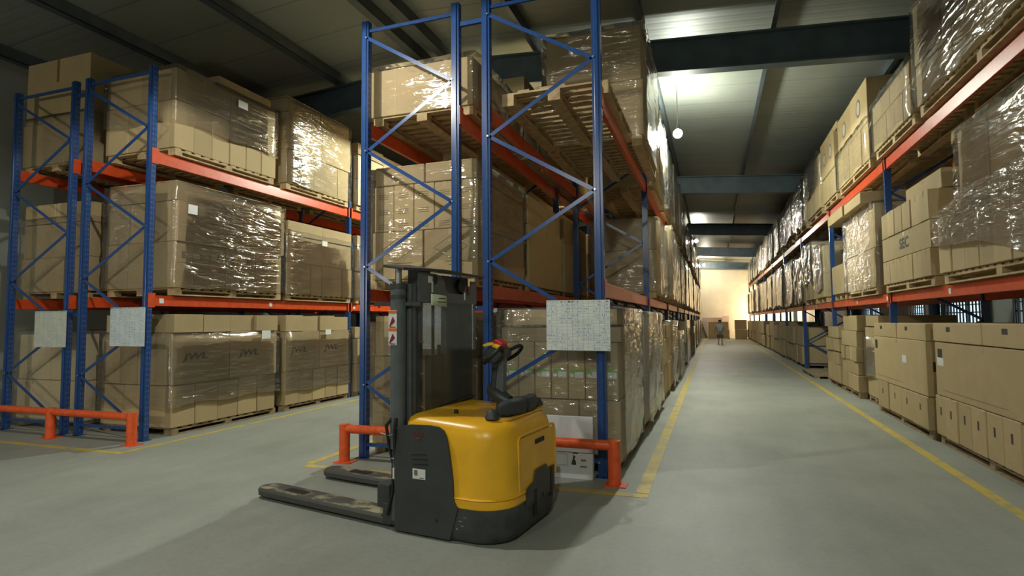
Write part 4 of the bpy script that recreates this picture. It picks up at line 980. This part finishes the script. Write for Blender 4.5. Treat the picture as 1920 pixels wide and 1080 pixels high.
MB().tube([(.035, .055, 1.86), (.035, .055, 1.90)], .068, 20).tube([(.035, .055, 1.78), (.035, .055, 1.81)], .066, 20).build('cylinder_collar', DARK, lc, smooth=True)
MB().tube([(.035, .055, 1.88), (.035, .055, 2.03)], .026, 14).build('piston_rod', STEEL, lc, smooth=True)
MB().bar((-.14, -.02, 1.74), (.20, .12, 1.74), .03, .03, up=(0, 0, 1)).build('cylinder_clamp', DARK, lc)
wl = MB().box(-.010, .07, -.010, -.0075, 1.42, 1.69).build('warning_label', PAPER, lc)
wo = simple('orange_warning_print', (.75, .16, .02), .5); wr = simple('dark_red_warning_print', (.28, .02, .04), .5)
for zz in (1.665, 1.528): MB().box(-.009, .069, -.0115, -.0100, zz, zz+.022).build('label_band', wo, wl)
for zc in (1.60, 1.47):
    mm = MB()
    for a in range(3): mm.bar((.003+.012*a, -.0115, zc-.035+.01*a), (.035+.008*a, -.0115, zc+.035-.012*a), .012, .002)
    mm.box(.001, .059, -.0112, -.010, zc-.045, zc-.037); mm.build('label_pictogram', wr, wl)
LCyl2 = MB().tube([(.035, .055, .08), (.035, .055, .60)], .05, 16).build('lower_cylinder', DARK2, ST, smooth=True)
for z in (.70, .55, .40): MB().tube([(.035+.056*math.cos(q*PI/6), .055+.056*math.sin(q*PI/6), z) for q in range(13)], .006, 6).build('hose_clip', STEEL, LCyl2)
# sloping top guard plate
tp = MB().prism([(-.05, -.03, 2.03), (-.05, .30, 2.055), (-.02, 1.14, 2.035), (.20, 1.16, 2.0), (.22, .45, 2.015), (.14, -.01, 2.0)], (0, 0, .022)).build('top_guard_plate', DARK, ST, bevel=.004)
# carriage cross plate with cut-out
cpz = lambda y: 0
MB().prism([(.135, .17, 1.76), (.135, 1.10, 1.76), (.135, 1.10, 1.97), (.135, 1.0, 1.97), (.135, .98, 1.84), (.135, .60, 1.845), (.135, .56, 1.88), (.135, .54, 1.96), (.135, .48, 1.99), (.135, .40, 2.0), (.135, .17, 2.0)], (.012, 0, 0)).build('mast_cross_plate', DARK2, ST)
MB().box(.02, .13, .20, .36, 1.76, 2.02).build('pulley_bracket', DARK, ST)
MB().box(.03, .10, .58, 1.02, 1.80, 2.0).build('pulley_bracket', DARK, ST)
MB().tube([(.10, .86, 1.92), (.132, .86, 1.92)], .06, 20).build('chain_pulley', BLACK, ST, smooth=True)
MB().tube([(.06, .40, 1.95), (.15, .40, 1.95)], .04, 16).build('chain_pulley', BLACK, ST, smooth=True)
MB().tube([(.150, .36, 1.84), (.150, .36, 1.93)], .012, 8).build('chain_pin', STEEL, ST, smooth=True)
MB().box(.148, .150, .30, .375, 1.92, 1.975).build('serial_sticker', PAPER, ST)
MB().tube([(.150, .88, 1.79), (.150, .88, 1.86)], .013, 8).build('chain_pin', STEEL, ST, smooth=True)
# curled pale note
nb = MB(); nn = 8
for i in range(nn+1):
    t = i/nn
    for z in (1.735, 1.83): nb.v.append((.152+.03*math.sin(t*2.6)+.004, .33+.22*t, z-.015*t))
for i in range(nn): nb.f.append([2*i, 2*i+2, 2*i+3, 2*i+1])
no = nb.build('paper_note', NOTE, ST, smooth='all'); no['label'] = 'pale green paper note'
md = no.modifiers.new('thick', 'SOLIDIFY'); md.thickness = .001
mm = MB()
for k, (a, b) in enumerate(((.40, .50), (.38, .52))): mm.box(.1875, .1885, a, b, 1.79-.03*k, 1.797-.03*k)
mm.build('note_writing', INK, no)
# clear guard panel, bolts, hoses
MB().box(.140, .146, .17, 1.09, .86, 1.76).build('guard_panel', PLEXI, ST)
for y in (.215, 1.07):
    for z in (.92, 1.18, 1.44, 1.73): MB().tube([(.136, y, z), (.162, y, z)], .011, 8).build('guard_bolt', STEEL, ST)
HG = simple('pale_green_hose', (.45, .5, .25), .3)
MB().tube([(.05, .86, 1.76), (.05, .86, 1.3), (.045, .84, 1.15), (.04, .76, .95), (.04, .74, .5)], .012, 8).build('lift_chain', HG, ST, smooth=True)
MB().tube([(.06, .50, 1.9), (.06, .50, .4)], .014, 8).build('hydraulic_hose', HOSE, ST, smooth=True)
MB().tube([(.08, .56, 1.4), (.08, .60, 1.0), (.08, .55, .6)], .016, 8).build('hydraulic_hose', HOSE, ST, smooth=True)
MB().box(.05, .11, .64, .93, .3, 1.80).build('mast_centre_cover', DARK2, ST)
MB().box(.03, .10, .42, .62, .3, 1.32).build('battery_column_cover', DARK, ST, bevel=.01)
MB().prism([(.12, .10, .80), (.16, .10, .86), (.16, 1.08, .93), (.12, 1.08, .90)], (.015, 0, .0)).build('mast_foot_cover', DARK, ST)
# lower mast clutter: cover, hoses and roller brackets at the near side
lw = MB().box(-.03, .055, .10, .24, .05, .74).build('mast_foot', BLACK, ST, bevel=.01)
MB().box(-.08, .05, .015, .12, .045, .20).build('roller_bracket', DARK, ST, bevel=.008)
MB().box(-.14, -.02, .02, .16, .16, .34).build('fork_hanger', DARK, ST, bevel=.01)
MB().box(-.14, -.02, .92, 1.06, .10, .34).build('fork_hanger', DARK, ST, bevel=.01)
MB().tube([(.03, .02, .88), (-.02, -.02, .80), (-.01, .0, .66), (.02, .02, .50), (.03, .0, .30), (-.02, .0, .12)], .013, 8).build('hydraulic_hose', HOSE, ST, smooth=True)
MB().tube([(.06, .0, .86), (.06, -.02, .74), (.05, .0, .60), (.06, .01, .46)], .015, 8).build('hydraulic_hose', HOSE, ST, smooth=True)
MB().tube([(-.09, .0, .735), (.0, -.015, .725), (.05, -.012, .74), (.075, -.01, .79)], .006, 6).build('steel_wire', STEEL, ST)
MB().box(.03, .045, -.004, .004, .40, .48).build('reflector_tag', PAPER, ST)
MB().box(-.10, .0, .16, 1.02, .06, .14).build('carriage_bar', DARK, ST)
MB().box(-.06, .0, .16, 1.02, .28, .36).build('carriage_bar', DARK, ST)
# wheels
MB().tube([(.55, .10, .09), (.55, .22, .09)], .085, 20).build('wheel', BLACK, ST, smooth=True)
MB().tube([(.55, .88, .09), (.55, 1.0, .09)], .085, 20).build('wheel', BLACK, ST, smooth=True)
# forks with support legs: long rounded-tip blades with a slot near the tip
def fork(y0, y1, L, ang, name='fork'):
    r = (y1-y0)/2; cyy = (y0+y1)/2; n = 8
    def outline(sh, back=-.02):
        p = [(back, y1-sh), (back, y0+sh)]
        for k in range(n+1):
            a = -PI/2-PI*k/n; p.append((-L+r+(r-sh)*math.cos(a)*1.0, cyy+(r-sh)*math.sin(a)))
        return p
    lay = []
    for z, sh in ((.025, .02), (.035, .004), (.075, .0), (.092, .012), (.097, .022)): lay.append([(x, y, z) for x, y in outline(sh)])
    f = MB().loft(lay).build(name, FORKM, ST, smooth=True)
    sx0, sx1 = -L+.34, -L+.60
    MB().prism([(x, y, .0975) for x, y in rr_plan(sx0, sx1, cyy-.045, cyy+.045, .02, .02, 3)], (0, 0, .0015)).build('roller_slot', BLACK, f)
    MB().tube([(sx0+.10, cyy-.04, .045), (sx0+.10, cyy+.04, .045)], .044, 14).build('fork_roller', BLACK, f, smooth=True)
    f.rotation_euler = (0, 0, -ang)
    return f
fork(.02, .25, 1.68, .07)
fork(.80, 1.02, 1.64, .05)

# ------------------------------------------------------------------ flat white carton leaning by the middle rack
wb = MB().box(-.26, .26, 0, .075, 0, .62, .004).build('flat_white_carton', simple('white_carton_board', (.62, .62, .62), .6, var=.06, scale=10))
wb.location = (-1.437, 5.78, .0); wb.rotation_euler = (math.radians(-4), 0, 0)
tag(wb, 'flat white carton with black print leaning upright behind the orange barrier', 'box')
mm = MB(); mm.box(-.10, .02, -.0015, 0, .385, .40); mm.build('printed_title', INK, wb)
mm = MB()
for k in range(3): mm.box(-.10+.02*k, .14, -.0012, 0, .345-.02*k, .350-.02*k)
mm.box(.14, .19, -.0012, 0, .18, .20).box(.13, .20, -.0012, 0, .12, .135)
for (a, b, c, d) in ((-.17, .0, .13, .133), (-.17, .0, .24, .243), (-.17, -.167, .13, .24), (-.003, .0, .13, .24)): mm.box(a, b, -.0012, 0, c, d)
mm.build('printed_lines', INKG, wb)
MB().prism([(.04, -.0014, .14), (.09, -.0014, .14), (.085, -.0014, .18), (.07, -.0014, .20), (.085, -.0014, .22), (.06, -.0014, .24), (.055, -.0014, .20), (.045, -.0014, .17)], (0, .001, 0)).build('printed_figure', INK, wb)
MB().box(.05, .11, -.0014, 0, .25, .262).build('printed_title', INK, wb)

# ------------------------------------------------------------------ goods leaning on the far wall
def board(x, w, h, y, lean, label, mat, th=.04, roll=0):
    o = MB().box(-w/2, w/2, 0, th, 0, h, .003).build('leaning_board', mat); o.location = (x, y, 0.005+abs(math.sin(roll))*w/2); o.rotation_euler = (math.radians(-lean), roll, 0)
    return tag(o, label, 'board', 'boards against the end wall')
PINKB = simple('pinkish_board', (.42, .30, .24), .8, var=.1)
board(.05, 1.9, 1.75, 51.75, 8, 'wide pinkish board leaning on the end wall behind the walking person', PINKB)
board(1.0, .55, 1.9, 51.6, 8, 'tall narrow board leaning on the end wall right of the walking person', simple('pale_board', (.55, .42, .33), .8))
board(-.75, .5, 1.5, 51.5, 9, 'grey board leaning on the end wall at the left of the aisle end', simple('grey_board', (.30, .28, .25), .8))
board(-.55, .22, 1.5, 51.2, 12, 'dark slanting plank leaning at the left of the aisle end', simple('dark_plank', (.13, .09, .06), .8), roll=-.35)
# wall lamp at the far right corner
wlp = thing('wall_lamp', 'warm lamp on the end wall behind the end of the right rack', 'lamp', (4.3, YF, 2.3))
MB().box(-.1, .1, -.08, -.001, -.12, .12).build('lamp_body', DARK2, wlp)
MB().tube([(0, -.08, 0), (0, -.16, 0)], .07, 14).build('lamp_glass', BULB, wlp)

# ------------------------------------------------------------------ person walking away
PH = 1.50/1.75
def sc_(v): return tuple(c*PH for c in v)
body = [(0, 0, .95, .15, .11), (0, 0, 1.15, .15, .11), (0, .01, 1.38, .16, .10), (0, .01, 1.50, .06, .06), (0, .02, 1.57, .055, .055), (0, .02, 1.66, .085, .09), (0, .02, 1.73, .055, .06),
        (-.19, .01, 1.42, .06), (-.30, .02, 1.22, .045), (-.36, .10, 1.02, .035), (-.37, .14, .93, .03),
        (.19, .01, 1.42, .06), (.30, .0, 1.20, .045), (.38, .06, 1.0, .035), (.40, .10, .91, .03),
        (-.09, 0, .88, .085), (-.11, .05, .50, .075), (-.12, -.06, .12, .05), (-.12, -.10, .05, .04),
        (.09, 0, .88, .085), (.11, .04, .50, .075), (.13, -.02, .10, .05), (.13, .10, .04, .035), (-.12, .04, .035, .035)]
edges = [(0, 1), (1, 2), (2, 3), (3, 4), (4, 5), (5, 6), (2, 7), (7, 8), (8, 9), (9, 10), (2, 11), (11, 12), (12, 13), (13, 14), (0, 15), (15, 16), (16, 17), (17, 18), (0, 19), (19, 20), (20, 21), (21, 22), (18, 23)]
pr = thing('person', 'person in grey t-shirt and dark shorts walking away down the main aisle', 'person', (.39, 38.9, 0))
def mk(nm, vs, es, mat, sub=1):
    me = D.meshes.new(nm); me.from_pydata([sc_(v[:3]) for v in vs], es, [])
    bm = bmesh.new(); bm.from_mesh(me); lay = bm.verts.layers.skin.verify(); bm.verts.ensure_lookup_table()
    for i, v in enumerate(vs):
        rx, ry = (v[3], v[4]) if len(v) > 4 else (v[3], v[3])
        bm.verts[i][lay].radius = (rx*PH, ry*PH)
    bm.verts[0][lay].use_root = True
    bm.to_mesh(me); bm.free(); me.materials.append(mat)
    o = D.objects.new(nm, me); C.objects.link(o); o.parent = pr
    md = o.modifiers.new('skin', 'SKIN'); md.use_smooth_shade = True
    s = o.modifiers.new('sub', 'SUBSURF'); s.levels = sub; s.render_levels = sub
    return o
mk('body', body, edges, SKIN)
mk('t_shirt', [(0, 0, .80, .23, .17), (0, 0, 1.12, .225, .16), (0, .01, 1.34, .21, .14), (0, .01, 1.47, .10, .09), (-.22, .01, 1.40, .095), (-.31, .02, 1.20, .085), (.22, .01, 1.40, .095), (.31, .0, 1.18, .085)], [(0, 1), (1, 2), (2, 3), (2, 4), (4, 5), (2, 6), (6, 7)], SHIRT)
mk('shorts', [(0, 0, .90, .22, .16), (0, 0, .82, .21, .16), (-.12, .0, .74, .13), (-.13, .03, .48, .125), (.12, .0, .74, .13), (.13, .03, .48, .125)], [(0, 1), (1, 2), (2, 3), (1, 4), (4, 5)], SHORTS)
mk('hair', [(0, .03, 1.70, .09, .09), (0, -.015, 1.67, .085, .08), (0, .0, 1.76, .06, .07)], [(0, 1), (0, 2)], HAIR)
for sx, yy in ((-.12, -.02), (.13, .05)):
    MB().box(sx*PH-.045, sx*PH+.045, yy*PH-.11, yy*PH+.11, .0, .06, .012).build('shoe', BLACK, pr)
for sx, yy, z in ((-.37, .16, .90), (.40, .12, .88)):   # fingers, curled
    mm = MB()
    for k in range(4): mm.tube([sc_((sx-.02+.012*k, yy, z)), sc_((sx-.02+.012*k, yy+.02, z-.05-.008*(k in (1, 2)))), sc_((sx-.02+.012*k, yy+.045, z-.07))], .008, 6)
    mm.tube([sc_((sx+.025, yy-.0, z+.01)), sc_((sx+.035, yy+.03, z-.03))], .009, 6)
    mm.build('fingers', SKIN, pr)
